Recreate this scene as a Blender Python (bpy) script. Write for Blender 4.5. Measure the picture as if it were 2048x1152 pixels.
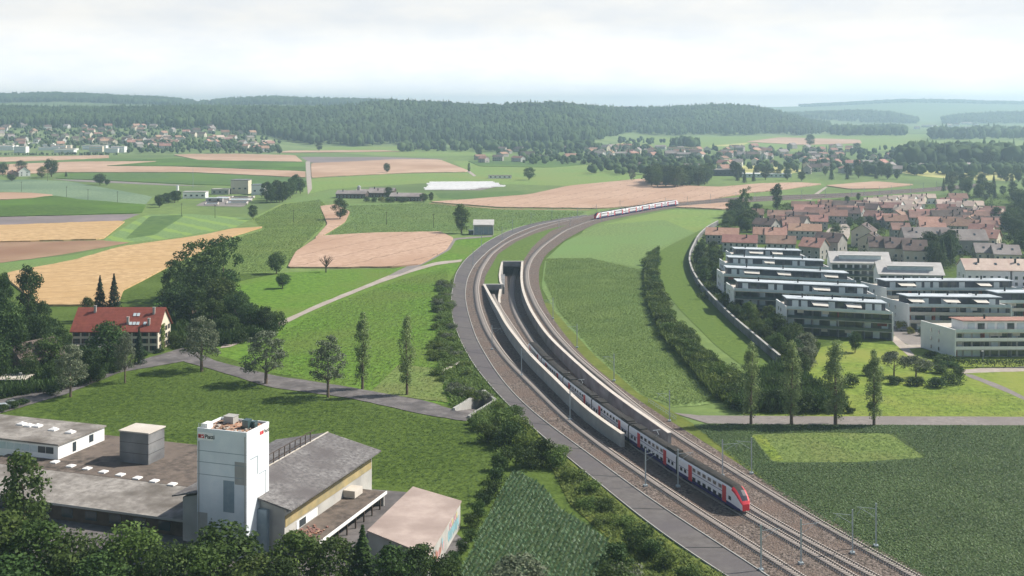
import bpy, math, random
import numpy as np
from mathutils import Vector, Matrix
from mathutils.geometry import delaunay_2d_cdt
R = math.radians
for o in list(bpy.data.objects): bpy.data.objects.remove(o)
S = bpy.context.scene
C = S.collection
# ------------------------------------------------------------------ camera, world, sun, exposure
F = 2300.0; CH = 80.0; HY = 215.0
cd = bpy.data.cameras.new('camera'); cam = bpy.data.objects.new('camera', cd); C.objects.link(cam)
cam.location = (0, 0, CH); cam.rotation_euler = (R(90), 0, 0)
cd.sensor_width = 36; cd.lens = 36*F/2048; cd.shift_y = -(576-HY)/2048
cd.clip_start = 1; cd.clip_end = 30000
S.camera = cam
SUN_EL, SUN_AZ = 44.0, 76.0           # azimuth measured from +Y towards +X
W = bpy.data.worlds.new('World'); S.world = W; W.use_nodes = True
nt = W.node_tree; nt.nodes.clear()
def N(t, kind, **kw):
    n = t.nodes.new(kind)
    for k, v in kw.items(): setattr(n, k, v)
    return n
out = N(nt, 'ShaderNodeOutputWorld'); bg = N(nt, 'ShaderNodeBackground'); sky = N(nt, 'ShaderNodeTexSky')
sky.sky_type = 'NISHITA'; sky.sun_disc = False; sky.sun_elevation = R(SUN_EL); sky.sun_rotation = R(SUN_AZ)
sky.air_density = 1.0; sky.dust_density = 2.0; sky.ozone_density = 1.0
bg.inputs['Strength'].default_value = 0.075
# thin high cloud brightening the low sky
tc = N(nt, 'ShaderNodeTexCoord'); sep = N(nt, 'ShaderNodeSeparateXYZ'); nt.links.new(tc.outputs['Generated'], sep.inputs[0])
mp = N(nt, 'ShaderNodeMapping'); mp.inputs['Scale'].default_value = (1, 1, 3.6)
nt.links.new(tc.outputs['Generated'], mp.inputs[0])
n1 = N(nt, 'ShaderNodeTexNoise'); n1.inputs['Scale'].default_value = 9.0; n1.inputs['Detail'].default_value = 8; n1.inputs['Roughness'].default_value = .58
nt.links.new(mp.outputs[0], n1.inputs['Vector'])
cr = N(nt, 'ShaderNodeValToRGB'); cr.color_ramp.elements[0].position = .38; cr.color_ramp.elements[1].position = .62
nt.links.new(n1.outputs['Fac'], cr.inputs[0])
ramp = N(nt, 'ShaderNodeMapRange'); ramp.inputs['From Min'].default_value = .09; ramp.inputs['From Max'].default_value = .22
ramp.inputs['To Min'].default_value = 1; ramp.inputs['To Max'].default_value = 0.04
nt.links.new(sep.outputs['Z'], ramp.inputs['Value'])
cl = N(nt, 'ShaderNodeMix', data_type='RGBA'); cl.inputs['A'].default_value = (8.9, 9.1, 9.3, 1); cl.inputs['B'].default_value = (10.2, 10.0, 9.6, 1)
nt.links.new(cr.outputs['Color'], cl.inputs['Factor'])
hz = N(nt, 'ShaderNodeMapRange'); hz.inputs['From Min'].default_value = .0; hz.inputs['From Max'].default_value = .075; hz.inputs['To Min'].default_value = 1.6; hz.inputs['To Max'].default_value = 1.0
nt.links.new(sep.outputs['Z'], hz.inputs['Value']); vm = N(nt, 'ShaderNodeVectorMath', operation='SCALE'); nt.links.new(cl.outputs['Result'], vm.inputs[0]); nt.links.new(hz.outputs[0], vm.inputs['Scale'])
mx = N(nt, 'ShaderNodeMix', data_type='RGBA'); nt.links.new(ramp.outputs[0], mx.inputs['Factor'])
nt.links.new(sky.outputs[0], mx.inputs['A']); nt.links.new(vm.outputs[0], mx.inputs['B'])
nt.links.new(mx.outputs['Result'], bg.inputs[0]); nt.links.new(bg.outputs[0], out.inputs[0])
sd = bpy.data.lights.new('sun', 'SUN'); sun = bpy.data.objects.new('sun', sd); C.objects.link(sun)
sd.energy = 5.0; sd.angle = R(.53); sd.color = (1, .94, .85)
sv = Vector((math.sin(R(SUN_AZ))*math.cos(R(SUN_EL)), math.cos(R(SUN_AZ))*math.cos(R(SUN_EL)), math.sin(R(SUN_EL))))
sun.rotation_euler = sv.to_track_quat('Z', 'Y').to_euler(); sun.location = (100, 0, 300)
vs = S.view_settings; vs.view_transform = 'Standard'; vs.look = 'None'; vs.exposure = 0.45; vs.gamma = 1
S.cycles.max_bounces = 5; S.cycles.diffuse_bounces = 2; S.cycles.glossy_bounces = 1; S.cycles.transmission_bounces = 2
S.cycles.volume_bounces = 3; S.cycles.transparent_max_bounces = 4; S.cycles.use_denoising = True
# ------------------------------------------------------------------ helpers
def P(x, y, z=0.0):                       # where the sight line through photo point (x, y) meets height z
    Y = (CH-z)*F/(y-HY); return Vector(((x-1024)*Y/F, Y, z))
def P2(x, y, z=0.0):
    p = P(x, y, z); return (p.x, p.y)
def at(x, Y): return (x-1024)*Y/F
def tag(o, label=None, cat=None, group=None, kind=None):
    if label: o['label'] = label
    if cat: o['category'] = cat
    if group: o['group'] = group
    if kind: o['kind'] = kind
    return o
def link(o, parent=None):
    C.objects.link(o)
    if parent: o.parent = parent
    return o
def empty(name, loc=(0, 0, 0), rz=0, sc=None):
    o = bpy.data.objects.new(name, None); C.objects.link(o); o.location = loc; o.rotation_euler = (0, 0, rz)
    o.empty_display_size = .5
    if sc: o.scale = sc
    return o
def copy_tree(o, parent=None):
    c = o.copy(); C.objects.link(c)
    if parent: c.parent = parent
    for ch in o.children: copy_tree(ch, c)
    return c
def np_mesh(name, V, Fc, mats, fm=None, smooth=False):
    me = bpy.data.meshes.new(name); V = np.asarray(V, dtype=np.float32); Fc = np.asarray(Fc, dtype=np.int32)
    k = Fc.shape[1]
    me.vertices.add(len(V)); me.vertices.foreach_set('co', V.ravel())
    me.loops.add(Fc.size); me.loops.foreach_set('vertex_index', Fc.ravel())
    me.polygons.add(len(Fc)); me.polygons.foreach_set('loop_start', np.arange(0, Fc.size, k, dtype=np.int32))
    me.polygons.foreach_set('loop_total', np.full(len(Fc), k, dtype=np.int32))
    if fm is not None: me.polygons.foreach_set('material_index', np.asarray(fm, dtype=np.int32))
    if smooth: me.polygons.foreach_set('use_smooth', np.ones(len(Fc), dtype=bool))
    for m in (mats if isinstance(mats, (list, tuple)) else [mats]): me.materials.append(m)
    me.update(calc_edges=True); return me
class MB:
    def __init__(s): s.v = []; s.f = []; s.m = []
    def add(s, V, Fs, m=0):
        b = len(s.v); s.v += [tuple(p) for p in V]; s.f += [tuple(b+i for i in f) for f in Fs]; s.m += [m]*len(Fs); return s
    def box(s, x0, x1, y0, y1, z0, z1, m=0, M=None):
        V = [Vector((x, y, z)) for z in (z0, z1) for x, y in ((x0, y0), (x1, y0), (x1, y1), (x0, y1))]
        if M: V = [M @ v for v in V]
        return s.add(V, [(3, 2, 1, 0), (4, 5, 6, 7), (0, 1, 5, 4), (1, 2, 6, 5), (2, 3, 7, 6), (3, 0, 4, 7)], m)
    def prism(s, pts, z0, z1, m=0, mt=None):
        a = sum(pts[i][0]*pts[(i+1) % len(pts)][1]-pts[(i+1) % len(pts)][0]*pts[i][1] for i in range(len(pts)))
        if a < 0: pts = pts[::-1]
        n = len(pts); V = [(x, y, z0) for x, y in pts]+[(x, y, z1) for x, y in pts]
        s.add(V, [tuple(range(n))[::-1]]+[(i, (i+1) % n, n+(i+1) % n, n+i) for i in range(n)], m)
        return s.add([(x, y, z1) for x, y in pts], [tuple(range(n))], m if mt is None else mt)
    def tube(s, a, b, r0, r1, n=7, m=0, cap=True):
        a = Vector(a); b = Vector(b); d = (b-a).normalized(); u = d.orthogonal().normalized(); w = d.cross(u)
        V = []
        for c, r in ((a, r0), (b, r1)):
            for i in range(n): t = 2*math.pi*i/n; V.append(c+(u*math.cos(t)+w*math.sin(t))*r)
        Fs = [(i, (i+1) % n, n+(i+1) % n, n+i) for i in range(n)]
        if cap: Fs += [tuple(range(n))[::-1], tuple(range(n, 2*n))]
        return s.add(V, Fs, m)
    def quad(s, a, b, c, d, m=0): return s.add([a, b, c, d], [(0, 1, 2, 3)], m)
    def mesh(s, name, mats):
        me = bpy.data.meshes.new(name); me.from_pydata([tuple(v) for v in s.v], [], s.f)
        for x in (mats if isinstance(mats, (list, tuple)) else [mats]): me.materials.append(x)
        me.polygons.foreach_set('material_index', s.m); me.update(); return me
    def build(s, name, mats, parent=None, **kw):
        o = bpy.data.objects.new(name, s.mesh(name, mats)); link(o, parent); return tag(o, **kw)
def obj(name, me, parent=None, loc=None, rz=0, **kw):
    o = bpy.data.objects.new(name, me); link(o, parent)
    if loc is not None: o.location = loc
    o.rotation_euler = (0, 0, rz); return tag(o, **kw)
# ------------------------------------------------------------------ materials
def mat(name, c, c2=None, scale=1.0, rough=.8, bump=0.0, detail=4, coord='Object', c3=None, scale3=.05, metal=0, spec=.25, stripe=None, contrast=.5, rnd=0.0, trans=0.0, bscale=None, isl=0.0):
    m = bpy.data.materials.new(name); m.use_nodes = True; t = m.node_tree; b = t.nodes['Principled BSDF']
    b.inputs['Roughness'].default_value = rough; b.inputs['Metallic'].default_value = metal; b.inputs['Specular IOR Level'].default_value = spec
    L = t.links.new; col = None
    if coord == 'World': g = N(t, 'ShaderNodeNewGeometry').outputs['Position']
    else: g = N(t, 'ShaderNodeTexCoord').outputs['Object']
    b.inputs['Base Color'].default_value = (*c, 1)
    if c2 is not None:
        n = N(t, 'ShaderNodeTexNoise'); n.inputs['Scale'].default_value = scale; n.inputs['Detail'].default_value = detail; n.inputs['Roughness'].default_value = .65
        L(g, n.inputs['Vector'])
        mr = N(t, 'ShaderNodeMapRange'); mr.inputs['From Min'].default_value = .5-contrast/2*.6; mr.inputs['From Max'].default_value = .5+contrast/2*.6
        L(n.outputs['Fac'], mr.inputs['Value'])
        x = N(t, 'ShaderNodeMix', data_type='RGBA'); x.inputs['A'].default_value = (*c, 1); x.inputs['B'].default_value = (*c2, 1)
        fac = mr.outputs[0]
        if isl:
            gi = N(t, 'ShaderNodeNewGeometry'); pw_ = N(t, 'ShaderNodeMath', operation='POWER'); pw_.inputs[1].default_value = 1.6; L(gi.outputs['Random Per Island'], pw_.inputs[0])
            mi = N(t, 'ShaderNodeMix', data_type='FLOAT'); mi.inputs['Factor'].default_value = isl; L(fac, mi.inputs['A']); L(pw_.outputs[0], mi.inputs['B']); fac = mi.outputs['Result']
        L(fac, x.inputs['Factor']); col = x.outputs['Result']
    def cur():
        if col: return col
        r = N(t, 'ShaderNodeRGB'); r.outputs[0].default_value = (*c, 1); return r.outputs[0]
    if c3 is not None:
        n3 = N(t, 'ShaderNodeTexNoise'); n3.inputs['Scale'].default_value = scale3; n3.inputs['Detail'].default_value = 5
        L(g, n3.inputs['Vector']); mr = N(t, 'ShaderNodeMapRange'); mr.inputs['From Min'].default_value = .42; mr.inputs['From Max'].default_value = .66
        L(n3.outputs['Fac'], mr.inputs['Value']); x = N(t, 'ShaderNodeMix', data_type='RGBA'); x.inputs['B'].default_value = (*c3, 1)
        L(mr.outputs[0], x.inputs['Factor']); L(cur(), x.inputs['A']); col = x.outputs['Result']
    if stripe:                                  # (angle deg, spacing m, dark colour, width share, amount)
        ang, sp, sc_, wd, am = stripe
        mp_ = N(t, 'ShaderNodeMapping'); mp_.inputs['Rotation'].default_value = (0, 0, R(ang)); L(g, mp_.inputs[0])
        sx = N(t, 'ShaderNodeSeparateXYZ'); L(mp_.outputs[0], sx.inputs[0])
        d = N(t, 'ShaderNodeMath', operation='DIVIDE'); d.inputs[1].default_value = sp; L(sx.outputs['X'], d.inputs[0])
        nn = N(t, 'ShaderNodeTexNoise'); nn.inputs['Scale'].default_value = .08; L(g, nn.inputs['Vector'])
        ad = N(t, 'ShaderNodeMath', operation='ADD'); L(d.outputs[0], ad.inputs[0])
        ml = N(t, 'ShaderNodeMath', operation='MULTIPLY'); ml.inputs[1].default_value = .35; L(nn.outputs['Fac'], ml.inputs[0]); L(ml.outputs[0], ad.inputs[1])
        fr = N(t, 'ShaderNodeMath', operation='FRACT'); L(ad.outputs[0], fr.inputs[0])
        ls = N(t, 'ShaderNodeMath', operation='LESS_THAN'); ls.inputs[1].default_value = wd; L(fr.outputs[0], ls.inputs[0])
        ma = N(t, 'ShaderNodeMath', operation='MULTIPLY'); ma.inputs[1].default_value = am; L(ls.outputs[0], ma.inputs[0])
        x = N(t, 'ShaderNodeMix', data_type='RGBA'); x.inputs['B'].default_value = (*sc_, 1); L(ma.outputs[0], x.inputs['Factor']); L(cur(), x.inputs['A']); col = x.outputs['Result']
    if rnd:
        oi = N(t, 'ShaderNodeObjectInfo'); hs = N(t, 'ShaderNodeHueSaturation')
        mv = N(t, 'ShaderNodeMapRange'); mv.inputs['To Min'].default_value = 1-rnd; mv.inputs['To Max'].default_value = 1+rnd
        L(oi.outputs['Random'], mv.inputs['Value']); L(mv.outputs[0], hs.inputs['Value'])
        mh = N(t, 'ShaderNodeMapRange'); mh.inputs['To Min'].default_value = .5-rnd*.06; mh.inputs['To Max'].default_value = .5+rnd*.06
        wn = N(t, 'ShaderNodeTexWhiteNoise', noise_dimensions='1D'); L(oi.outputs['Random'], wn.inputs['W']); L(wn.outputs['Value'], mh.inputs['Value']); L(mh.outputs[0], hs.inputs['Hue'])
        L(cur(), hs.inputs['Color']); col = hs.outputs[0]
    if col: L(col, b.inputs['Base Color'])
    if bump:
        nb = N(t, 'ShaderNodeTexNoise'); nb.inputs['Scale'].default_value = bscale or scale*1.5; nb.inputs['Detail'].default_value = 5; L(g, nb.inputs['Vector'])
        bp = N(t, 'ShaderNodeBump'); bp.inputs['Strength'].default_value = 1; bp.inputs['Distance'].default_value = bump; L(nb.outputs['Fac'], bp.inputs['Height']); L(bp.outputs[0], b.inputs['Normal'])
    if trans:
        tr = N(t, 'ShaderNodeBsdfTranslucent'); ms = N(t, 'ShaderNodeMixShader'); ms.inputs[0].default_value = trans
        if col: L(col, tr.inputs[0])
        else: tr.inputs[0].default_value = (*c, 1)
        L(b.outputs[0], ms.inputs[1]); L(tr.outputs[0], ms.inputs[2]); L(ms.outputs[0], t.nodes['Material Output'].inputs[0])
    return m
M = {}
def W_(n, *a, **k): M[n] = mat(n, *a, coord='World', **k)
def O_(n, *a, **k): M[n] = mat(n, *a, **k)
W_('meadow', (.032, .058, .010), (.098, .148, .027), scale=.5, detail=7, contrast=.55, c3=(.09, .135, .028), scale3=.03, bump=.35, rough=.95, spec=.08)
W_('meadow_bright', (.055, .115, .014), (.15, .27, .036), scale=.4, detail=7, contrast=.6, c3=(.12, .18, .035), scale3=.025, bump=.35, rough=.95, spec=.08)
W_('lawn', (.10, .15, .025), (.21, .28, .05), scale=.5, c3=(.22, .25, .055), scale3=.05, bump=.15, rough=.95, spec=.08)
W_('grass_lid', (.065, .11, .022), (.13, .19, .04), scale=.6, detail=7, c3=(.095, .15, .032), scale3=.05, bump=.15, rough=.95, spec=.08)
W_('patch', (.09, .14, .035), (.19, .25, .075), scale=.6, detail=7, c3=(.15, .18, .06), scale3=.06, bump=.2, rough=.95, spec=.08)
W_('verge', (.10, .135, .028), (.165, .185, .042), scale=.5, c3=(.10, .13, .025), scale3=.1, bump=.2, rough=.95, spec=.08)
W_('valley', (.11, .165, .05), (.18, .25, .075), scale=.12, detail=7, c3=(.10, .145, .055), scale3=.006, rough=.95, spec=.08)
W_('green_a', (.055, .105, .035), (.11, .175, .055), scale=.15, detail=7, stripe=(75, 14, (.10, .16, .055), .08, .6), c3=(.10, .17, .04), scale3=.01, rough=.95, spec=.08)
W_('green_b', (.12, .19, .05), (.21, .30, .085), scale=.3, detail=7, c3=(.19, .24, .07), scale3=.012, rough=.95, spec=.08)
W_('green_deep', (.042, .085, .016), (.085, .145, .03), scale=.2, detail=7, stripe=(80, 16, (.085, .14, .03), .08, .6), c3=(.10, .19, .03), scale3=.012, rough=.95, spec=.08)
W_('cabbage', (.11, .17, .09), (.24, .32, .20), scale=.35, c3=(.10, .16, .10), scale3=.01, rough=.9, stripe=(60, 9, (.09, .14, .06), .25, .5))
W_('crop_mid', (.065, .11, .022), (.20, .28, .085), scale=.7, detail=7, contrast=.4, c3=(.13, .22, .06), scale3=.012, rough=.9, bump=.3)
W_('crop_stripe', (.10, .18, .05), (.19, .28, .10), scale=.5, contrast=.35, rough=.9, stripe=(-38, 22, (.20, .30, .06), .3, .8))
W_('corn_soil', (.035, .055, .016), (.06, .09, .026), scale=1.0, rough=.95)
W_('wheat', (.36, .235, .115), (.56, .39, .21), scale=.25, detail=8, c3=(.44, .29, .14), scale3=.015, rough=.95, spec=.1, stripe=(70, 16, (.27, .18, .09), .045, .9))
W_('wheat_pink', (.36, .235, .165), (.52, .365, .27), scale=.3, detail=8, c3=(.38, .245, .17), scale3=.012, rough=.95, spec=.1, stripe=(24, 22, (.24, .16, .11), .04, .9))
W_('wheat_far', (.40, .27, .19), (.52, .37, .27), scale=.03, c3=(.36, .23, .155), scale3=.006, rough=.95, spec=.1)
W_('brown_field', (.25, .16, .10), (.34, .225, .15), scale=.08, c3=(.24, .14, .09), scale3=.02, rough=.95, spec=.1)
W_('soil', (.19, .16, .17), (.25, .21, .21), scale=.1, c3=(.16, .14, .13), scale3=.01, rough=.95, spec=.1)
W_('straw_meadow', (.36, .36, .12), (.45, .42, .18), scale=.03, rough=.95, spec=.1)
W_('asphalt', (.11, .10, .10), (.19, .175, .17), scale=.5, detail=8, c3=(.09, .083, .083), scale3=.18, rough=.9, spec=.2)
W_('path_light', (.32, .28, .245), (.42, .375, .33), scale=.5, c3=(.33, .28, .24), scale3=.1, rough=.95, spec=.1)
W_('path_grey', (.19, .17, .16), (.26, .235, .22), scale=.6, c3=(.20, .18, .17), scale3=.1, rough=.95, spec=.1)
W_('service_road', (.105, .095, .092), (.14, .13, .125), scale=.5, c3=(.105, .095, .10), scale3=.06, rough=.9, spec=.2)
W_('ballast', (.022, .017, .014), (.27, .22, .19), scale=1.7, detail=7, contrast=.5, c3=(.155, .115, .095), scale3=.12, bump=.5, rough=.95, spec=.15)
W_('forest_floor', (.03, .05, .02), (.05, .08, .03), scale=.05, rough=1)
W_('hill_meadow', (.11, .165, .055), (.17, .23, .085), scale=.01, rough=1)
O_('leaf_dark', (.018, .038, .012), (.090, .145, .038), scale=.45, contrast=.5, rnd=.28, trans=.3, rough=.6, spec=.15, isl=.45)
O_('leaf_mid', (.030, .058, .014), (.125, .185, .045), scale=.45, contrast=.5, rnd=.28, trans=.32, rough=.6, spec=.15, isl=.45)
O_('leaf_light', (.05, .085, .018), (.19, .26, .06), scale=.5, contrast=.5, rnd=.2, trans=.32, rough=.6, spec=.18, isl=.45)
O_('leaf_grey', (.045, .058, .030), (.24, .28, .17), scale=.6, contrast=.5, rnd=.14, trans=.25, rough=.55, spec=.25, isl=.5)
O_('leaf_conifer', (.008, .018, .010), (.034, .060, .030), scale=.5, contrast=.6, rnd=.15, trans=.1, rough=.7, spec=.1, isl=.5)
O_('leaf_poplar', (.085, .125, .04), (.36, .46, .19), scale=.6, contrast=.6, rnd=.1, trans=.3, rough=.6, spec=.2, isl=.45)
O_('leaf_yellow', (.08, .10, .015), (.30, .30, .06), scale=.8, contrast=.7, rnd=.15, trans=.25, rough=.65, isl=.5)
O_('forest', (.014, .034, .016), (.085, .130, .050), scale=.03, contrast=.6, detail=8, c3=(.09, .14, .05), scale3=.006, trans=.2, rough=.8, spec=.05, isl=.6)
O_('crop_leaf', (.030, .070, .020), (.165, .255, .085), scale=.06, contrast=.6, trans=.2, rough=.55, spec=.3, isl=.6)
O_('crop_leaf_light', (.095, .155, .032), (.27, .36, .10), scale=.06, contrast=.6, trans=.28, rough=.6, spec=.25, isl=.5)
O_('corn_leaf', (.016, .055, .018), (.15, .27, .12), scale=.1, contrast=.7, trans=.2, rough=.5, spec=.35, isl=.65)
O_('bark', (.10, .075, .055), (.16, .12, .09), scale=3, rough=.95, bump=.05)
O_('bark_dark', (.035, .028, .02), (.06, .045, .03), scale=3, rough=.95)
O_('concrete', (.33, .33, .31), (.43, .42, .395), scale=.4, c3=(.32, .31, .29), scale3=.15, rough=.9, bump=.02)
O_('concrete_light', (.50, .46, .41), (.60, .555, .49), scale=.5, c3=(.52, .47, .40), scale3=.2, rough=.9)
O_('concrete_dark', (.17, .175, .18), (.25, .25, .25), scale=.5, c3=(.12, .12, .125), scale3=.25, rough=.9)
O_('tower_white', (.64, .70, .73), (.76, .79, .80), scale=.25, c3=(.62, .66, .69), scale3=.18, rough=.75)
O_('panel_blue', (.20, .26, .30), (.27, .33, .37), scale=.5, rough=.7)
O_('gravel_roof', (.13, .115, .105), (.42, .395, .36), scale=.7, contrast=.9, detail=8, c3=(.13, .115, .10), scale3=.13, rough=.95, bump=.05)
O_('dark_roof', (.045, .038, .034), (.18, .145, .12), scale=.6, detail=8, c3=(.15, .12, .10), scale3=.09, rough=.95, bump=.04)
O_('hall_roof', (.085, .08, .08), (.25, .24, .235), scale=1.3, detail=8, c3=(.11, .10, .10), scale3=.12, rough=.95, bump=.05, stripe=(0, 2.4, (.08, .075, .075), .03, .5))
O_('pink_roof', (.36, .285, .25), (.45, .365, .32), scale=.3, c3=(.30, .235, .205), scale3=.12, rough=.9)
O_('debris', (.28, .10, .05), (.55, .40, .28), scale=1.8, contrast=.4, detail=8, c3=(.10, .07, .06), scale3=.6, rough=.95, bump=.1)
O_('yellow_cladding', (.34, .27, .13), (.44, .35, .18), scale=.8, c3=(.25, .22, .13), scale3=.4, rough=.8, stripe=(0, 1.1, (.35, .27, .13), .08, .6))
O_('grey_cladding', (.42, .42, .39), (.52, .50, .46), scale=.5, c3=(.34, .33, .31), scale3=.25, rough=.85)
O_('facade_white', (.72, .73, .72), (.80, .80, .78), scale=.3, rough=.8)
O_('facade_pale', (.50, .50, .48), (.60, .59, .57), scale=.3, rough=.85, rnd=.2)
O_('facade_cream', (.55, .49, .38), (.63, .57, .46), scale=.3, rough=.85)
O_('facade_grey', (.30, .29, .27), (.38, .36, .33), scale=.3, rough=.85, rnd=.15)
O_('tile_red', (.17, .045, .032), (.27, .08, .055), scale=.8, detail=8, c3=(.22, .06, .045), scale3=.2, rough=.85, bump=.04, stripe=(90, .9, (.17, .04, .03), .12, .5))
O_('tile_terracotta', (.25, .145, .11), (.39, .24, .18), scale=.5, detail=8, c3=(.27, .15, .12), scale3=.12, rough=.85, rnd=.28, bump=.03, stripe=(90, 1.0, (.28, .13, .10), .14, .45))
O_('tile_russet', (.19, .115, .09), (.29, .18, .145), scale=.5, detail=8, c3=(.15, .09, .075), scale3=.12, rough=.85, rnd=.25, bump=.03)
O_('tile_pale', (.42, .33, .27), (.54, .44, .37), scale=.5, detail=8, c3=(.42, .31, .26), scale3=.12, rough=.85, rnd=.2)
O_('tile_brown', (.10, .075, .065), (.16, .12, .105), scale=.5, detail=8, c3=(.08, .065, .06), scale3=.12, rough=.85, rnd=.15)
O_('tile_grey', (.24, .21, .20), (.31, .28, .26), scale=.5, detail=8, c3=(.19, .16, .15), scale3=.1, rough=.85, rnd=.1)
O_('zinc', (.42, .41, .39), (.52, .505, .48), scale=.4, rough=.6, stripe=(0, .8, (.45, .43, .41), .1, .6))
O_('roof_blue', (.42, .47, .50), (.54, .58, .61), scale=.3, detail=8, c3=(.34, .38, .40), scale3=.12, rough=.8)
O_('dark_cladding', (.045, .055, .07), (.08, .09, .11), scale=.5, rough=.6)
O_('glass', (.03, .045, .055), rough=.12, spec=.8)
O_('glass_pale', (.45, .54, .57), (.60, .67, .69), scale=.3, rough=.2, spec=.7)
O_('green_glass', (.03, .055, .06), (.065, .105, .11), scale=.4, rough=.2, spec=.7)
O_('white', (.80, .80, .78), rough=.6)
O_('sail', (.74, .70, .62), (.80, .76, .68), scale=.4, rough=.9, trans=.2)
O_('white_train', (.74, .74, .78), rough=.35, spec=.5)
O_('blue_train', (.03, .02, .13), rough=.45)
O_('red_train', (.50, .02, .035), rough=.4, spec=.5)
O_('red_nose', (.75, .05, .03), rough=.35, spec=.5)
O_('black_roof', (.022, .02, .018), (.045, .04, .034), scale=.6, rough=.7)
O_('window_dark', (.02, .02, .035), rough=.15, spec=.8)
O_('steel', (.36, .41, .43), (.44, .49, .51), scale=1, rough=.5, metal=.4)
O_('rail_steel', (.13, .11, .10), (.22, .19, .17), scale=2, rough=.45, metal=.5)
O_('sleeper', (.30, .27, .25), (.38, .34, .31), scale=1.5, rough=.9)
O_('black', (.02, .02, .02), rough=.7)
O_('brown_wood', (.06, .045, .038), (.10, .075, .06), scale=.6, rough=.9)
O_('red_sign', (.55, .02, .03), rough=.5)
O_('graffiti_blue', (.25, .45, .50), rough=.7)
O_('graffiti_pink', (.55, .33, .34), rough=.7)
O_('graffiti_yellow', (.60, .53, .28), rough=.7)
O_('graffiti_red', (.45, .22, .17), rough=.7)
O_('plastic_white', (.78, .77, .75), (.85, .84, .82), scale=.05, rough=.6, stripe=(62, 9, (.60, .60, .58), .14, .6))
O_('car_paint', (.25, .27, .30), rough=.3, spec=.6, rnd=.6)
O_('rubber', (.02, .02, .02), rough=.8)
O_('soil_stone', (.30, .26, .22), (.38, .33, .28), scale=.5, rough=.9)
# ------------------------------------------------------------------ curves in plan
def smooth_line(pts, step=4.0, it=6):
    p = np.array(pts, float); d = np.r_[0, np.cumsum(np.hypot(*np.diff(p[:, :2], axis=0).T))]
    n = max(2, int(d[-1]/step)+1); s = np.linspace(0, d[-1], n)
    q = np.stack([np.interp(s, d, p[:, i]) for i in range(p.shape[1])], 1)
    for _ in range(it*4):
        r = q.copy(); r[1:-1] = (q[:-2]+2*q[1:-1]+q[2:])/4; q = r
    return q
def offs(q, d):
    t = np.gradient(q[:, :2], axis=0); t /= np.linalg.norm(t, axis=1)[:, None]
    o = q.copy(); o[:, 0] += t[:, 1]*d; o[:, 1] -= t[:, 0]*d; return o     # d>0: to the right of travel
def px(pts, z=0): return [P2(x, y, z) for x, y in pts]
def ribbon(name, qa, qb, m, z=0.0, **kw):
    n = len(qa); V = []
    for a, b in zip(qa, qb):
        V.append((a[0], a[1], a[2] if len(a) > 2 else z)); V.append((b[0], b[1], b[2] if len(b) > 2 else z))
    Fs = [(2*i, 2*i+1, 2*i+3, 2*i+2) for i in range(n-1)]
    mb = MB(); mb.add(V, Fs); return mb.build(name, m, **kw)
def sheet(name, loops, m, z, **kw):          # flat polygon with holes
    pts = [Vector((p[0], p[1])) for l in loops for p in l]; ed = []; k = 0
    for l in loops: ed += [(k+i, k+(i+1) % len(l)) for i in range(len(l))]; k += len(l)
    v2, _, f2, *_r = delaunay_2d_cdt(pts, ed, [], 0, 1e-4); Fs = []
    def ins(x, y, l):
        c = False; j = len(l)-1
        for i in range(len(l)):
            if (l[i][1] > y) != (l[j][1] > y) and x < (l[j][0]-l[i][0])*(y-l[i][1])/(l[j][1]-l[i][1])+l[i][0]: c = not c
            j = i
        return c
    for f in f2:
        x = sum(v2[i].x for i in f)/len(f); y = sum(v2[i].y for i in f)/len(f)
        if ins(x, y, loops[0]) and not any(ins(x, y, h) for h in loops[1:]): Fs.append(tuple(f))
    V = [(v.x, v.y, z) for v in v2]
    return MB().add(V, Fs).build(name, m, **kw)
def spix(pts, n=5):                          # soften and roughen a pixel outline, then to the ground
    out_ = []; k = len(pts); r = random.Random(int(pts[0][0]*7+pts[1][1]*13))
    for i in range(k):
        a = np.array(pts[i], float); b = np.array(pts[(i+1) % k], float); l = float(np.hypot(*(b-a))); m_ = max(1, min(14, int(l/18)))
        for j in range(m_+1):
            t = .06+.88*j/m_; q = a*(1-t)+b*t; jit = min(1.2, (q[1]-HY)/260) if 0 < j < m_ else 0
            out_.append((q[0]+r.uniform(-1, 1)*jit*.6, q[1]+r.uniform(-1, 1)*jit*.45))
    return [P2(*p) for p in out_]
# left wall (outer base line), right wall (top line), tracks
LW = smooth_line([P2(*p) for p in [(966, 572), (973, 591), (981, 611), (996, 640), (1005.8, 662), (1019.7, 684.4), (1037.8, 709.4), (1057, 734), (1085, 762), (1117, 794), (1151, 829), (1182.5, 855.6), (1213.8, 877.5), (1242, 896)]], 4, 3)
RW = smooth_line([P2(x, y, h) for x, y, h in [(1043, 522, .6), (1042, 535, 1.0), (1040.6, 556, 1.5), (1043, 578, 2), (1050, 600, 2.3), (1060, 622, 2.7), (1074, 644.4, 3.0), (1085, 660.8, 3.3), (1104.4, 683, 3.6), (1126.7, 704, 3.8), (1160, 734.4, 3.9), (1198, 768, 3.8), (1245, 804, 3.6), (1292, 837, 3.2), (1335.6, 866.6, 2.7)]], 4, 3)
def floor_z(Y):
    t = min(1, max(0, (Y-352)/(600-352))); return -7.0*(t*t*(1.6-.6*t)) if t < 1 else -7.0
T2 = smooth_line([P2(x, y) for x, y in [(1760, 1190), (1696.6, 1152), (1648, 1124), (1577, 1080), (1490, 1032)]]+[(36.7, 249), (28.6, 273.4), (21.4, 298.5), (15, 323.5), (9, 351.5), (3.1, 392), (-1.6, 433), (-5.2, 466), (-8.6, 515), (-9, 560)], 3, 4)
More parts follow.
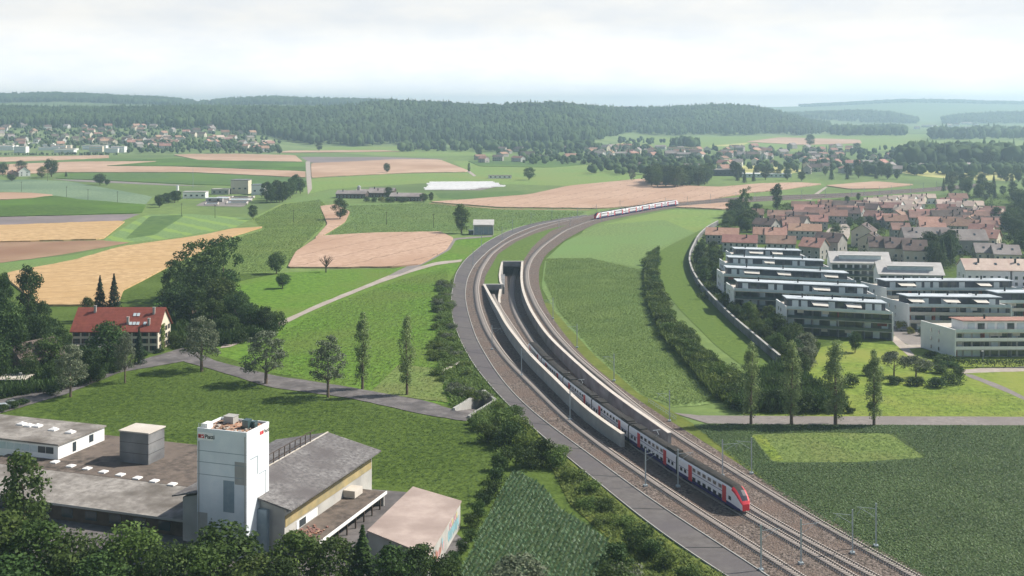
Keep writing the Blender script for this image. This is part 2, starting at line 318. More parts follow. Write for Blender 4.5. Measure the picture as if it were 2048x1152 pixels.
T3 = smooth_line([P2(x, y) for x, y in [(1810, 1190), (1742, 1152), (1674, 1116), (1596.5, 1074), (1521, 1032)]]+[(40.7, 250), (32.6, 274.6), (25.4, 299.7), (19, 324.8), (13, 352.8), (6.9, 393), (3.2, 430), (.9, 462), (-.4, 505), (.3, 572), (2.5, 620)], 3, 4)
T1 = smooth_line([P2(x, y) for x, y in [(1650, 1190), (1590, 1152), (1520, 1103), (1452, 1064), (1355, 999.6), (1290.6, 956), (1219.6, 907.5), (1142, 849.4), (1106, 815), (1064, 772), (1012, 721), (973.6, 665), (956, 617), (951, 575), (960, 540), (980.5, 509), (1012, 485), (1071, 459), (1125, 443), (1178, 432), (1240, 423), (1300, 413), (1345, 406), (1400, 402), (1460, 398), (1560, 393), (1700, 388), (1850, 378), (1990, 366)]], 4, 5)
T4 = smooth_line([P2(x, y) for x, y in [(1890, 1190), (1822.6, 1152), (1739, 1106), (1642, 1051), (1545, 993), (1448, 932), (1342, 867), (1274.5, 819), (1209.7, 762.5), (1157.6, 721), (1105.6, 665), (1071, 613), (1053.5, 571.5), (1052, 540), (1062, 516), (1085, 491.7), (1129, 461), (1181, 441), (1240, 431), (1300, 420), (1345, 412), (1400, 407), (1460, 402.5), (1560, 397), (1700, 391), (1850, 381), (1990, 369)]], 4, 5)
RL = smooth_line([P2(x, y) for x, y in [(1510, 1190), (1449, 1152), (1355, 1093), (1278, 1035), (1200, 970), (1129, 912), (1058, 851), (1000, 796), (949, 735), (921.5, 686), (904, 637.5), (901, 599), (911, 547), (928.5, 521), (967, 488), (1001, 469), (1025, 459), (1067, 446), (1119, 437), (1174, 430)]], 4, 4)
RR = smooth_line([P2(x, y) for x, y in [(1590, 1190), (1529.5, 1148), (1452, 1098), (1355, 1036.7), (1281, 986.6), (1200, 925), (1129, 873.6), (1064.6, 825), (1019, 780), (987.5, 738), (953, 679), (935.4, 623.6), (930, 589), (935, 557.6), (949, 530), (977, 502), (1012, 478), (1030, 468), (1071, 452), (1121, 441), (1175, 433)]], 4, 4)
BR = smooth_line([P2(x, y) for x, y in [(1920, 1190), (1851.6, 1152), (1739, 1090), (1642, 1032), (1545, 973.7), (1448, 909), (1342, 844.6), (1250, 783), (1175, 724), (1123, 661.8), (1091.7, 616.7), (1077.8, 571.5), (1077.8, 536.8), (1091.7, 509), (1133, 477.8), (1191.7, 447), (1240, 435.5), (1300, 424), (1345, 416.5), (1400, 411), (1460, 406.5), (1560, 401), (1700, 394.5), (1850, 384), (1990, 372)]], 4, 5)
BL = smooth_line([P2(x, y) for x, y in [(1175, 431), (1240, 420), (1300, 410), (1345, 403.5), (1400, 399.5), (1460, 395.5), (1560, 391), (1700, 386), (1850, 376), (1990, 364.5)]], 4, 5)
LWi = [tuple(p) for p in LW if p[1] > 346]; RWo = [tuple(p) for p in offs(RW[::-1], 0)[::-1] if p[1] > 346]
pL = (-12.6, 515.0); pM = (-4.0, 514.0); pR0 = (-4.6, 592.0); pR1 = (5.4, 592.0)
W3 = [(-4.0, 514.0), (-4.9, 525.0), (-5.4, 545.0), (-5.2, 570.0), (-4.6, 592.0)]
hole = LWi[::-1]+W3+[pR1]+RWo          # front-left -> portals -> front-right
hole = [p for i, p in enumerate(hole) if i == 0 or (abs(p[0]-hole[i-1][0])+abs(p[1]-hole[i-1][1])) > .3]
U1 = [P2(907.6, 821.5), P2(968, 785), P2(991, 804), P2(937, 837)]       # underpass mouth
# ------------------------------------------------------------------ ground and fields
sheet('ground', [[(-9000, -50), (9000, -50), (9000, 10200), (-9000, 10200)], hole, U1], M['valley'], 0, kind='structure')
meadow_left = px([(-700, 1400), (-700, 560), (0, 545), (150, 520), (262, 490), (340, 545), (560, 546), (780, 537), (900, 500), (907, 477), (985, 472), (1100, 440), (1180, 432), (1180, 445), (1120, 520), (1100, 560), (1150, 900), (1700, 1400)])
sheet('meadow', [meadow_left, hole, U1], M['meadow'], .004, kind='structure')
Z = .008
def field(name, pts, m, kind='structure', dz=0):
    global Z
    Z += .0022; l = spix(pts); o = sheet(name, [l], M[m], Z+dz, kind=kind)
    if dz:
        n = len(l); mb = MB(); mb.add([(x, y, Z) for x, y in l]+[(x, y, Z+dz) for x, y in l], [(i, (i+1) % n, n+(i+1) % n, n+i) for i in range(n)]); mb.build('crop_edge', M[m], kind='structure')
    return o
field('meadow', [(470, 720), (360, 690), (300, 600), (560, 546), (700, 538), (790, 538), (905, 500), (985, 474), (1030, 458), (925, 520), (900, 560), (885, 640), (880, 700), (905, 760), (905, 812), (700, 774), (540, 745)], 'meadow_bright')
field('meadow', [(860, 520), (905, 478), (985, 474), (1022, 460), (960, 492), (925, 522), (850, 540)], 'meadow_bright')
FIELDS = [
 ('wheat_field', [(-300, 316), (0, 315), (217, 311), (218, 316), (100, 321), (0, 324), (-300, 330)], 'wheat_far'),
 ('grass_field', [(-300, 331), (0, 325), (120, 322), (217, 317), (300, 318), (150, 331), (0, 334)], 'green_a'),
 ('grass_field', [(153, 331), (230, 322), (400, 315), (611, 325), (611, 343), (400, 334)], 'green_deep'),
 ('stubble_field', [(-300, 345), (0, 330), (150, 324), (320, 323), (200, 333), (350, 334), (611, 343.5), (611, 356), (382, 345), (121, 345), (0, 350)], 'wheat_far'),
 ('stubble_field', [(345, 310), (420, 307), (590, 311), (605, 324), (400, 321)], 'wheat_far'),
 ('fallow_field', [(600, 314), (760, 314), (905, 318), (760, 321), (622, 326)], 'soil'),
 ('stubble_field', [(622, 327), (700, 324), (800, 319), (880, 320), (937, 342), (930, 344.5), (800, 347), (650, 354), (623, 356)], 'wheat_far'),
 ('stubble_field', [(540, 302), (760, 301), (800, 303), (700, 305), (540, 306)], 'wheat_far'),
 ('grass_field', [(640, 292), (790, 292), (930, 303), (1000, 311), (760, 312), (600, 300)], 'green_b'),
 ('grass_field', [(130, 346), (382, 346), (611, 357), (614, 374), (400, 370), (230, 362), (110, 357)], 'green_a'),
 ('grass_field', [(623, 357), (800, 348), (937, 345), (905, 322), (1080, 322), (1230, 334), (1290, 350), (1280, 358), (1136, 372), (1000, 368), (860, 366), (660, 378), (617, 388)], 'green_b'),
 ('grass_field', [(935, 322), (1100, 323), (1180, 329), (1100, 335), (960, 333)], 'green_a'),
 ('cabbage_field', [(-200, 352), (0, 360), (70, 359), (140, 363), (305, 393), (292, 409), (160, 399), (60, 385), (-200, 378)], 'cabbage'),
 ('stubble_field', [(-200, 385), (60, 387), (108, 391), (60, 398), (-200, 406)], 'wheat_far'),
 ('grass_field', [(-200, 407), (0, 402), (108, 392), (160, 400), (292, 410), (283, 427), (0, 434), (-200, 438)], 'green_deep'),
 ('fallow_field', [(-200, 438), (0, 434), (282, 427.5), (242, 443), (0, 451), (-200, 454)], 'soil'),
 ('wheat_field', [(-200, 455), (0, 452), (252, 443), (205, 480), (0, 485), (-200, 488)], 'wheat'),
 ('bare_field', [(-200, 488), (0, 485), (205, 480.5), (262, 485), (120, 510), (0, 526), (-200, 540)], 'brown_field'),
 ('crop_strips', [(205, 481), (290, 430), (385, 428), (505, 437), (470, 455), (340, 477), (262, 485)], 'crop_stripe'),
 ('crop_strip', [(300, 432), (370, 430), (310, 470), (250, 478)], 'green_a'),
 ('hedge_bank', [(-200, 545), (0, 527), (150, 509), (262, 486), (340, 478), (470, 456), (530, 452), (470, 462), (340, 484), (160, 520), (0, 549), (-200, 570)], 'crop_mid'),
 ('wheat_field', [(14, 548), (150, 522), (243, 495), (399, 473), (465, 459), (528, 455), (465, 474), (340, 533), (288, 561), (246.5, 582), (236, 613), (80, 613), (20, 565)], 'wheat'),
 ('corn_field', [(340, 540), (470, 476), (530, 457), (500, 440), (560, 408), (640, 397), (665, 420), (648, 455), (610, 490), (572, 535), (560, 545), (470, 548)], 'green_b'),
 ('corn_field', [(560, 406), (600, 392), (665, 380), (700, 384), (690, 400), (640, 404)], 'crop_mid'),
 ('stubble_field', [(640, 414), (672, 410), (700, 425), (690, 445), (650, 470), (630, 478), (655, 450)], 'wheat_pink'),
 ('stubble_field', [(575, 537), (592, 505), (640, 474), (700, 470), (770, 467), (880, 465), (907, 478), (893, 500), (840, 530), (780, 536), (660, 537)], 'wheat_pink'),
 ('crop_field', [(648, 472), (700, 440), (690, 408), (780, 407), (860, 404), (1000, 418), (1175, 420), (1170, 431), (1080, 447), (1000, 465), (905, 466), (770, 466)], 'crop_mid'),
 ('stubble_field', [(858, 405), (938, 400), (1060, 390), (1136, 373), (1289, 358), (1360, 372), (1440, 375), (1520, 368), (1600, 366), (1645, 369), (1560, 381), (1500, 386), (1415, 401), (1200, 418), (1000, 416)], 'wheat_pink'),
 ('crop_field', [(870, 387), (1040, 382), (1057, 389), (940, 399), (880, 397)], 'green_a'),
 ('stubble_field', [(1345, 415), (1480, 404), (1500, 405), (1450, 420)], 'wheat_pink'),
 ('straw_meadow', [(1180, 300), (1185, 290), (1215, 283), (1270, 284), (1300, 292), (1220, 300)], 'straw_meadow'),
 ('grass_field', [(1215, 282), (1300, 270), (1600, 262), (1700, 272), (1860, 268), (1900, 262), (2048, 256), (2300, 256), (2300, 300), (1850, 300), (1600, 304), (1400, 300), (1300, 292)], 'green_b'),
 ('stubble_field', [(1490, 284), (1560, 275), (1720, 280), (1724, 287), (1600, 290)], 'wheat_far'),
 ('stubble_field', [(1415, 292), (1500, 285), (1480, 293)], 'straw_meadow'),
 ('stubble_field', [(1650, 372), (1750, 364), (1830, 370), (1760, 378), (1700, 379)], 'wheat_far'),
 ('grass_field', [(1800, 345), (1830, 337), (1900, 338), (2040, 335), (2030, 362), (1930, 360), (1840, 352)], 'straw_meadow'),
 ('grass_field', [(1400, 333), (1530, 331), (1620, 340), (1560, 352), (1470, 348), (1410, 341)], 'straw_meadow'),
 ('crop_field', [(1090, 520), (1130, 483), (1195, 452), (1345, 420), (1446, 424), (1400, 460), (1345, 487), (1315, 505), (1292, 540), (1180, 516)], 'crop_mid'),
 ('grass_field', [(1200, 450), (1345, 419), (1450, 422), (1430, 444), (1390, 466), (1330, 440)], 'green_b'),
 ('corn_field', [(1083, 575), (1090, 520), (1180, 515), (1290, 540), (1300, 600), (1340, 680), (1420, 740), (1455, 800), (1400, 812), (1345, 815), (1280, 790), (1190, 712), (1110, 625)], 'crop_mid'),
 ('grass_strip', [(1300, 560), (1315, 505), (1345, 488), (1400, 462), (1432, 448), (1395, 475), (1376, 512), (1383, 551), (1424, 606), (1504, 679), (1560, 735), (1500, 745), (1430, 690), (1360, 620), (1320, 570)], 'grass_lid'),
 ('lawn', [(1480, 835), (1560, 735), (1620, 690), (1700, 680), (1830, 690), (1900, 700), (2300, 700), (2300, 836)], 'lawn'),
 ('courtyard', [(1560, 735), (1424, 606), (1376, 512), (1432, 448), (1500, 415), (1700, 395), (2300, 380), (2300, 715), (1900, 712), (1830, 695), (1700, 682), (1620, 700)], 'meadow'),
 ('courtyard_paving', [(1782, 640), (1800, 612), (1850, 655), (1862, 690), (1830, 694), (1790, 680)], 'path_grey'),
 ('street', [(1640, 520), (1630, 495), (1655, 460), (1680, 440), (1700, 440), (1700, 470), (1680, 515)], 'path_light'),
 ('street', [(1930, 590), (2048, 560), (2200, 575), (2048, 600)], 'path_grey'),
 ('crop_field', [(1385, 850), (1420, 847), (2400, 852), (2400, 1190), (1900, 1190), (1650, 1045), (1500, 935)], 'corn_soil'),
 ('corn_field', [(1027, 936), (1000, 986), (966, 1050), (905, 1190), (1215, 1190), (1219, 1082), (1170, 1047), (1119, 1017), (1088, 974)], 'corn_soil'),
 ('grass_bank', [(1050, 870), (1100, 930), (1140, 1010), (1220, 1080), (1215, 1190), (1505, 1190), (1445, 1152), (1355, 1095), (1278, 1037), (1200, 972), (1129, 914), (1058, 854), (1010, 800)], 'verge'),
 ('meadow_patch', [(1500, 870), (1545, 925), (1720, 925), (1850, 916), (1780, 868), (1640, 866)], 'patch'),
 ('meadow_patch', [(740, 786), (798, 728), (905, 742), (884, 775), (898, 806), (800, 793)], 'patch'),
 ('mown_strip', [(1505, 872), (1545, 922), (1568, 922), (1527, 871)], 'lawn'),
 ('path', [(1345, 826), (1400, 832), (2400, 836), (2400, 853), (1420, 849)], 'path_grey'),
 ('footpath', [(1915, 741), (1960, 737), (2300, 725), (2300, 735), (1960, 746), (1925, 748)], 'path_light'),
 ('footpath', [(1925, 748), (1945, 750), (2010, 775), (2060, 800), (2060, 806), (2000, 780), (1940, 756)], 'path_grey'),
 ('footpath', [(1780, 678), (1790, 672), (1812, 690), (1862, 690), (1862, 696), (1818, 698), (1830, 712), (1818, 714)], 'path_light'),
 ('road', [(-200, 855), (0, 800), (45, 790), (180, 757), (300, 715), (365, 696), (392, 704), (372, 722), (352, 726), (240, 745), (130, 790), (20, 822), (-200, 880)], 'asphalt'),
 ('path', [(368, 712), (392, 704), (430, 722), (550, 752), (700, 775), (850, 802), (908, 820), (938, 838), (932, 843), (850, 830), (700, 797), (540, 775), (420, 738), (368, 724)], 'asphalt'),
 ('farm_track', [(440, 697), (450, 684), (540, 653), (640, 607), (740, 567), (800, 543), (870, 525), (925, 519), (922, 524), (870, 531), (810, 549), (740, 574), (640, 615), (545, 660), (462, 694)], 'path_light'),
 ('farm_track', [(775, 553), (830, 524), (893, 497), (905, 477), (985, 471), (985, 474), (912, 480), (900, 500), (845, 530), (800, 549)], 'path_grey'),
 ('farm_track', [(611, 323), (620, 323), (622, 345), (624, 378), (616, 390), (613, 360)], 'path_light'),
 ('farm_track', [(100, 358), (220, 362), (420, 373), (330, 371), (150, 363)], 'path_grey'),
 ('farm_track', [(930, 340), (940, 342), (953, 352), (947, 353)], 'path_light'),
 ('farm_track', [(858, 406), (1000, 417.5), (1180, 419.5), (1180, 420.8), (1000, 419), (858, 408)], 'brown_field'),
 ('farm_track', [(1610, 400), (1650, 374), (1656, 374), (1622, 400)], 'path_light'),
]
for nme, pts, m in FIELDS: field(nme, pts, m, dz=.75 if m in ('wheat', 'wheat_pink', 'wheat_far') else (.5 if nme == 'grass_field' and m in ('green_a', 'green_deep') else 0))
# plastic-covered field rows (raised low tunnels)
mb = MB(); rr = random.Random(3)
for i in range(16):
    y0 = 365.5+i*.95; a = P(862-i*1.0+rr.uniform(-6, 6), y0); b = P(985+min(i, 8)*2.5-max(0, i-9)*12+rr.uniform(-8, 8), y0-.6)
    d = (b-a).normalized(); w = Vector((-d.y, d.x, 0))
    for s0, s1, z0, z1 in ((-1.9, -1.1, .05, 1.2), (-1.1, 1.1, 1.2, 1.2), (1.1, 1.9, 1.2, .05)):
        mb.quad(a+w*s0+Vector((0, 0, z0)), b+w*s0+Vector((0, 0, z0)), b+w*s1+Vector((0, 0, z1)), a+w*s1+Vector((0, 0, z1)))
mb.build('crop_tunnels', M['plastic_white'], label='white plastic covered crop rows shining in the middle of the green valley', cat='crop cover')
sheet('field_sheet', [px([(850, 380), (862, 366), (985, 364.5), (1008, 371), (960, 381)])], M['path_grey'], .15, kind='structure')
# ------------------------------------------------------------------ railway corridor
bal = [tuple(p) for p in RR]+[tuple(p) for p in BL[1:]]+[tuple(p) for p in BR[::-1]]
sheet('ballast_bed', [bal, hole], M['ballast'], .16, kind='structure')
lid = px([(967.7, 569), (971, 553), (983, 532), (996, 509), (1016.7, 494.6), (1033, 484), (1070, 468), (1098, 459), (1136, 449.5), (1101, 463), (1079, 481), (1063, 497), (1050, 517)])
lid = [pL]+lid[1:]+[pR1]+W3[::-1]
sheet('grass_roof', [lid], M['grass_lid'], .22, kind='structure')
vg = offs(BR, 0); vgo = offs(BR, 4.5)
ribbon('verge', [p for p in BR if p[1] < 470], [p for p in vgo[:sum(1 for p in BR if p[1] < 470)]], M['verge'], .10, kind='structure')
n_ = min(len(RL), len(RR))
def resample(q, n):
    d = np.r_[0, np.cumsum(np.hypot(*np.diff(q[:, :2], axis=0).T))]; s = np.linspace(0, d[-1], n)
    return np.stack([np.interp(s, d, q[:, i]) for i in range(q.shape[1])], 1)
A_, B_ = resample(RL, 160), resample(RR, 160)
ribbon('service_road', A_, B_, M['service_road'], .20, kind='structure')
def strip(name, q, w, z, h, m, parent=None, **kw):            # bar of rectangular section along a line
    l = offs(q, -w/2); r = offs(q, w/2); V = []; Fs = []
    zz = [z]*len(q) if not callable(z) else [z(p[1]) for p in q]
    for a, b, c in zip(l, r, zz): V += [(a[0], a[1], c), (b[0], b[1], c), (b[0], b[1], c+h), (a[0], a[1], c+h)]
    for i in range(len(q)-1):
        k = 4*i
        for e in range(4): Fs.append((k+e, k+(e+1) % 4, k+4+(e+1) % 4, k+4+e))
    n = 4*(len(q)-1); Fs += [(0, 3, 2, 1), (n, n+1, n+2, n+3)]
    mb = MB().add(V, Fs); return mb.build(name, m, parent, **kw)
strip('road_kerb', offs(B_, -.1), .22, .16, .2, M['concrete'], kind='structure')
strip('road_kerb', offs(A_, .1), .2, .0, .3, M['concrete'], kind='structure')
mb = MB()
dl = 0; last = None
for i in range(0, 150):
    m_ = (A_[i]+B_[i])/2
    if last is None or np.hypot(*(m_-last)) > 21:
        last = m_; a, b = Vector((*A_[i], .206)), Vector((*B_[i], .206)); d = (b-a).normalized(); a += d*.3; b -= d*.4; t = Vector((-d.y, d.x, 0))*.17
        mb.quad(a-t, b-t, b+t, a+t)
mb.build('road_joints', M['black'], kind='structure')
def zfl(base):
    return lambda Y: floor_z(Y)+base
def track(q, label, z=None):
    e = empty('railway_track', (0, 0, 0)); tag(e, label, 'railway track', 'railway tracks in the gravel bed')
    zf = zfl(.18) if z else (lambda Y: .18)
    for s in (-1, 1):
        o = offs(q, s*.76); strip('rail', o, .10, lambda Y: zf(Y)+.14, .14, M['rail_steel'], e)
    d = np.r_[0, np.cumsum(np.hypot(*np.diff(q[:, :2], axis=0).T))]; s = np.arange(0, d[-1], .64)
    x = np.interp(s, d, q[:, 0]); y = np.interp(s, d, q[:, 1]); tx = np.gradient(x); ty = np.gradient(y); l = np.hypot(tx, ty); tx /= l; ty /= l
    k = y < 1150; x, y, tx, ty = x[k], y[k], tx[k], ty[k]
    zz = np.array([zf(v) for v in y]); V = np.zeros((len(x), 8, 3))
    for j, (a, b, c) in enumerate([(-1.3, -.14, 0), (1.3, -.14, 0), (1.3, .14, 0), (-1.3, .14, 0), (-1.3, -.14, .13), (1.3, -.14, .13), (1.3, .14, .13), (-1.3, .14, .13)]):
        V[:, j, 0] = x+ty*a+tx*b; V[:, j, 1] = y-tx*a+ty*b; V[:, j, 2] = zz+c
    fb = np.array([(4, 5, 6, 7), (0, 1, 5, 4), (1, 2, 6, 5), (2, 3, 7, 6), (3, 0, 4, 7)])
    Fc = (np.arange(len(x))[:, None, None]*8+fb[None]).reshape(-1, 4)
    obj('sleepers', np_mesh('sleepers', V.reshape(-1, 3), Fc, M['sleeper']), e, kind='stuff')
    dk = strip('track_bed', q, 2.9, lambda Y: zf(Y)-.10, .12, M['ballast'], e)
    return e
track(T1, 'outer left railway track beside the grey service road')
track(T4, 'outer right railway track running past the trench to the valley')
track(T2, 'railway track under the front train dipping into the left tunnel mouth', z=1)
track(T3, 'railway track right of the front train dipping into the right tunnel mouth', z=1)
# trench floor
fl_l = resample(np.array(LWi[::-1]+[pL, (-12.6, 560)]), 120); fl_r = resample(np.array([p for p in RWo[::-1]]+[pR1, (7, 640)]), 120)
fl_l = np.array([p for p in fl_l]); ys = np.linspace(347, 640, 100)
def xl(Y): q = np.array(sorted(LWi+[pL, (-12.6, 560), (-12.6, 660)], key=lambda p: p[1])); return np.interp(Y, q[:, 1], q[:, 0])
def xr(Y): q = np.array(sorted(RWo+[pR1, (8, 660)], key=lambda p: p[1])); return np.interp(Y, q[:, 1], q[:, 0])
ribbon('trench_floor', [(xl(y)-.2, y, floor_z(y)+.15) for y in ys], [(xr(y)+.2, y, floor_z(y)+.15) for y in ys], M['ballast'], kind='structure')
def wall(name, q, th, hf, zb, label, mats=None):
    # q: outer line; thickness to the right of travel; hf(i) top height; zb(Y) bottom
    e = empty(name, (0, 0, 0)); tag(e, label, 'retaining wall', 'concrete walls of the railway cutting')
    o = offs(q, th); V = []; Fs = []; n = len(q)
    for i, (a, b) in enumerate(zip(q, o)):
        z0 = zb(a[1]); z1 = hf(i/(n-1)); V += [(a[0], a[1], z0), (b[0], b[1], z0), (b[0], b[1], z1), (a[0], a[1], z1)]
    for i in range(n-1):
        k = 4*i
        for u in range(4): Fs.append((k+u, k+(u+1) % 4, k+4+(u+1) % 4, k+4+u))
    Fs += [(0, 3, 2, 1), (4*n-4, 4*n-3, 4*n-2, 4*n-1)]
    MB().add(V, Fs).build('wall_body', mats or M['concrete'], e)
    V = []; Fs = []
    oo = offs(q, -.06) if th > 0 else offs(q, .06); o2 = offs(q, th+(.06 if th > 0 else -.06))
    for i, (a, b) in enumerate(zip(oo, o2)):
        z1 = hf(i/(n-1)); V += [(a[0], a[1], z1+.004), (b[0], b[1], z1+.004), (b[0], b[1], z1+.16), (a[0], a[1], z1+.16)]
    for i in range(n-1):
        k = 4*i
        for u in range(4): Fs.append((k+u, k+(u+1) % 4, k+4+(u+1) % 4, k+4+u))
    Fs += [(0, 3, 2, 1), (4*n-4, 4*n-3, 4*n-2, 4*n-1)]
    MB().add(V, Fs).build('coping', M['concrete_light'], e)
    return e
lwq = np.array(LW); lwY = lwq[:, 1]
def hL(t): return float(np.interp(t, [0, .1, .2, .35, .55, .8, 1], [.7, 1.8, 2.7, 3.4, 3.9, 3.7, 3.2]))
wall('left_wall', lwq, -.95, hL, lambda Y: min(-.3, floor_z(Y)-.5), 'long curved concrete wall left of the train in the cutting')
rwp = [(1043, 522, .6), (1042, 535, 1.0), (1040.6, 556, 1.5), (1043, 578, 2), (1060, 622, 2.7), (1085, 660.8, 3.3), (1126.7, 704, 3.8), (1160, 734.4, 3.9), (1198, 768, 3.8), (1245, 804, 3.6), (1292, 837, 3.2), (1335.6, 866.6, 2.7)]
rys = sorted((P(x, y, h).y, h) for x, y, h in rwp); rwY = np.array(RW)[:, 1]
def hR(t): return float(np.interp(np.interp(t, np.linspace(0, 1, len(rwY)), rwY), [q[0] for q in rys], [q[1] for q in rys]))
wall('right_wall', np.array(RW), -.95, hR, lambda Y: min(-.3, floor_z(Y)-.5), 'long curved concrete wall right of the train in the cutting', M['concrete_dark'])  # shade of the inner face put into the colour by the darker concrete
wall('dividing_wall', np.array(W3[::-1]), .8, lambda t: .5, lambda Y: -8.0, 'short sunlit concrete wall linking the two tunnel mouths')
wall('dividing_wall', smooth_line([(-4.6, 514), (-5.2, 500), (-4.9, 486), (-3.0, 462)], 3, 2), .9, lambda t: float(np.interp(t, [0, .3, .7, .72, 1], [-1.2, -2.0, -3.0, -4.0, -4.6])), lambda Y: -8.0, 'low stepped concrete wall between the two sunken tracks')
mb = MB()
def portal(x0, x1, Y, label):
    e = empty('tunnel_portal', ((x0+x1)/2, Y, 0)); tag(e, label, 'tunnel portal', 'tunnel mouths at the end of the cutting'); cx = (x0+x1)/2; w = (x1-x0)/2
    MB().box(-w-.5, w+.5, -.3, 1.1, -1.7, .75).build('header_beam', M['concrete_dark'], e)
    MB().box(-w-.6, w+.6, -.4, 1.2, .754, .95).build('coping', M['concrete'], e)
    MB().box(-w-.8, -w, .1, 38, -9, -.2).build('tunnel_wall', M['concrete_dark'], e)
    MB().box(w, w+.8, .1, 38, -9, -.2).build('tunnel_wall', M['concrete_dark'], e)
    MB().box(-w-.79, w+.79, 1.104, 38.2, -1.1, -.19).build('tunnel_roof', M['concrete_dark'], e)
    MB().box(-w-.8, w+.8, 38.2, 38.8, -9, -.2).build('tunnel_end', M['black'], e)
portal(-12.4, -4.2, 514.5, 'left tunnel mouth with dark concrete beam under the grass')
portal(-4.6, 5.3, 591.5, 'farther right tunnel mouth with dark concrete beam under the grass')
# underpass mouth
e = empty('underpass', (U1[0][0], U1[0][1], 0)); tag(e, 'concrete edged underpass mouth where the path dips below the railway', 'underpass'); e.location = (0, 0, 0)
p1, p2, p3, p4 = [Vector((*p, 0)) for p in U1]
def bar(a, b, w, z0, z1):
    d = (b-a).normalized(); n = Vector((-d.y, d.x, 0))*w/2; return [(a-n).xy[:], (b-n).xy[:], (b+n).xy[:], (a+n).xy[:]], z0, z1
for nm, a, b in (('side_wall', p1, p2), ('side_wall', p4, p3), ('head_wall', p2, p3)):
    pts, z0, z1 = bar(a, b, .7, -4.5, .75); mb = MB(); mb.prism([tuple(p) for p in pts], z0, z1+(.012 if nm == 'head_wall' else 0)); mb.build(nm, M['concrete'], e)
MB().quad(p4+Vector((0, 0, .01)), p3+Vector((0, 0, -4)), p2+Vector((0, 0, -4)), p1+Vector((0, 0, .01))).build('ramp', M['asphalt'], e)
e = empty('parapet', (0, 0, 0)); tag(e, 'thin slanted concrete parapet on the shrub bank beside the service road', 'parapet')
for dy in (0, 1.9):
    a, b = P(883, 749), P(917, 731); a.y += dy; b.y += dy
    pts, z0, z1 = bar(a, b, .35, -.1, .8); MB().prism([tuple(p) for p in pts], z0, z1).build('parapet_wall', M['concrete_light'], e)
a, b = P(917.5, 731), P(917.5, 731); b.y += 2.1; pts, z0, z1 = bar(a, b, .35, -.1, .9); MB().prism([tuple(p) for p in pts], z0, z1).build('parapet_wall', M['concrete_light'], e)
# railing by the right path
e = empty('railing', (0, 0, 0)); tag(e, 'pale metal railing dropping to the path right of the tracks', 'railing')
ra, rb = P(1297, 806), P(1352, 842)
for k in range(12):
    p = ra.lerp(rb, k/11); MB().tube(p, p+Vector((0, 0, 1.2)), .05, .05, 5).build('post', M['steel'], e)
for h in (.5, 1.15):
    MB().tube(ra+Vector((0, 0, h)), rb+Vector((0, 0, h)), .06, .06, 5).build('rail', M['steel'], e)
# ------------------------------------------------------------------ hills
def ip(u, pts): return np.interp(u, [p[0] for p in pts], [p[1] for p in pts])
def y2z(y, Y): return CH-(y-HY)*Y/F
YA_T = [(-600, 214), (0, 212), (150, 214), (400, 212), (600, 213), (690, 211), (760, 199), (900, 203), (940, 211), (1000, 208), (1090, 202), (1150, 206), (1200, 209), (1300, 214), (1390, 210), (1440, 206), (1490, 209), (1540, 216), (1590, 230), (1650, 248), (1750, 262), (2700, 262)]
YB_T = [(-600, 186), (0, 186), (130, 183), (250, 190), (350, 193), (385, 202), (440, 197), (520, 191), (640, 195), (760, 197), (860, 204), (1000, 211), (1200, 214), (1500, 222), (1560, 226), (1640, 222), (1740, 219), (1800, 224), (1840, 240), (1870, 236), (1930, 226), (2048, 222), (2700, 218)]
YC_T = [(-600, 214), (1200, 214), (1300, 211), (1400, 212), (1540, 212), (1620, 210), (1720, 205), (1800, 200), (1870, 200), (1960, 203), (2048, 205), (2700, 208)]
def foot(u): return float(ip(u, [(-600, 1940), (540, 1940), (640, 2350), (1180, 2350), (1260, 3150), (1600, 3250), (1700, 4200), (2700, 4200)]))
def forest_foot(u): return float(ip(u, [(-600, 2750), (330, 2700), (430, 2620), (540, 2500), (620, 2370), (1180, 2370), (1260, 3160), (1600, 3260), (1640, 3400), (1700, 4800), (2700, 4800)]))
def crestA(u): return float(ip(u, [(-600, 3300), (1150, 3300), (1300, 4000), (1600, 4100), (1700, 4700), (2700, 4800)]))
def terrain(u, Y):
    if Y <= 1930: return 0.0
    f = foot(u); ff = forest_foot(u); a = crestA(u)
    za = y2z(ip(u, YA_T), a)-20; za = max(za, 2)
    zb = y2z(ip(u, YB_T), 5700)-22; zc = y2z(ip(u, YC_T), 9300)-6
    zf = 32.0 if u < 420 else float(np.interp(u, [420, 620], [32, 3]))
    if u > 1240: zf = 4.0
    K = [(f, 0), (max(ff, f+5), zf), (a, za), (a+650, min(za-14, zb*.4+10) if za > 14 else 2), (5700, zb), (6500, min(zb, zc)*.6), (9300, zc), (10300, zc-20)]
    return float(np.interp(Y, [k[0] for k in K], [k[1] for k in K]))
us = np.arange(-600, 2700, 20); Ys = np.r_[np.arange(1930, 5800, 60), np.arange(5800, 10101, 200)]
TZ = np.array([[terrain(u, Y) for u in us] for Y in Ys])
for _ in range(3):
    TZ[:, 1:-1] = (TZ[:, :-2]+2*TZ[:, 1:-1]+TZ[:, 2:])/4
def tz(u, Y):
    if Y < 1931: return 0.0
    i = min(len(Ys)-2, max(0, np.searchsorted(Ys, Y)-1)); j = min(len(us)-2, max(0, int((u-us[0])/20)))
    a = (Y-Ys[i])/(Ys[i+1]-Ys[i]); b = (u-us[j])/20; a = min(1, max(0, a)); b = min(1, max(0, b))
    return float(TZ[i, j]*(1-a)*(1-b)+TZ[i+1, j]*a*(1-b)+TZ[i, j+1]*(1-a)*b+TZ[i+1, j+1]*a*b)
V = np.array([[((u-1024)*Y/F), Y, TZ[i, j]-.6] for i, Y in enumerate(Ys) for j, u in enumerate(us)])
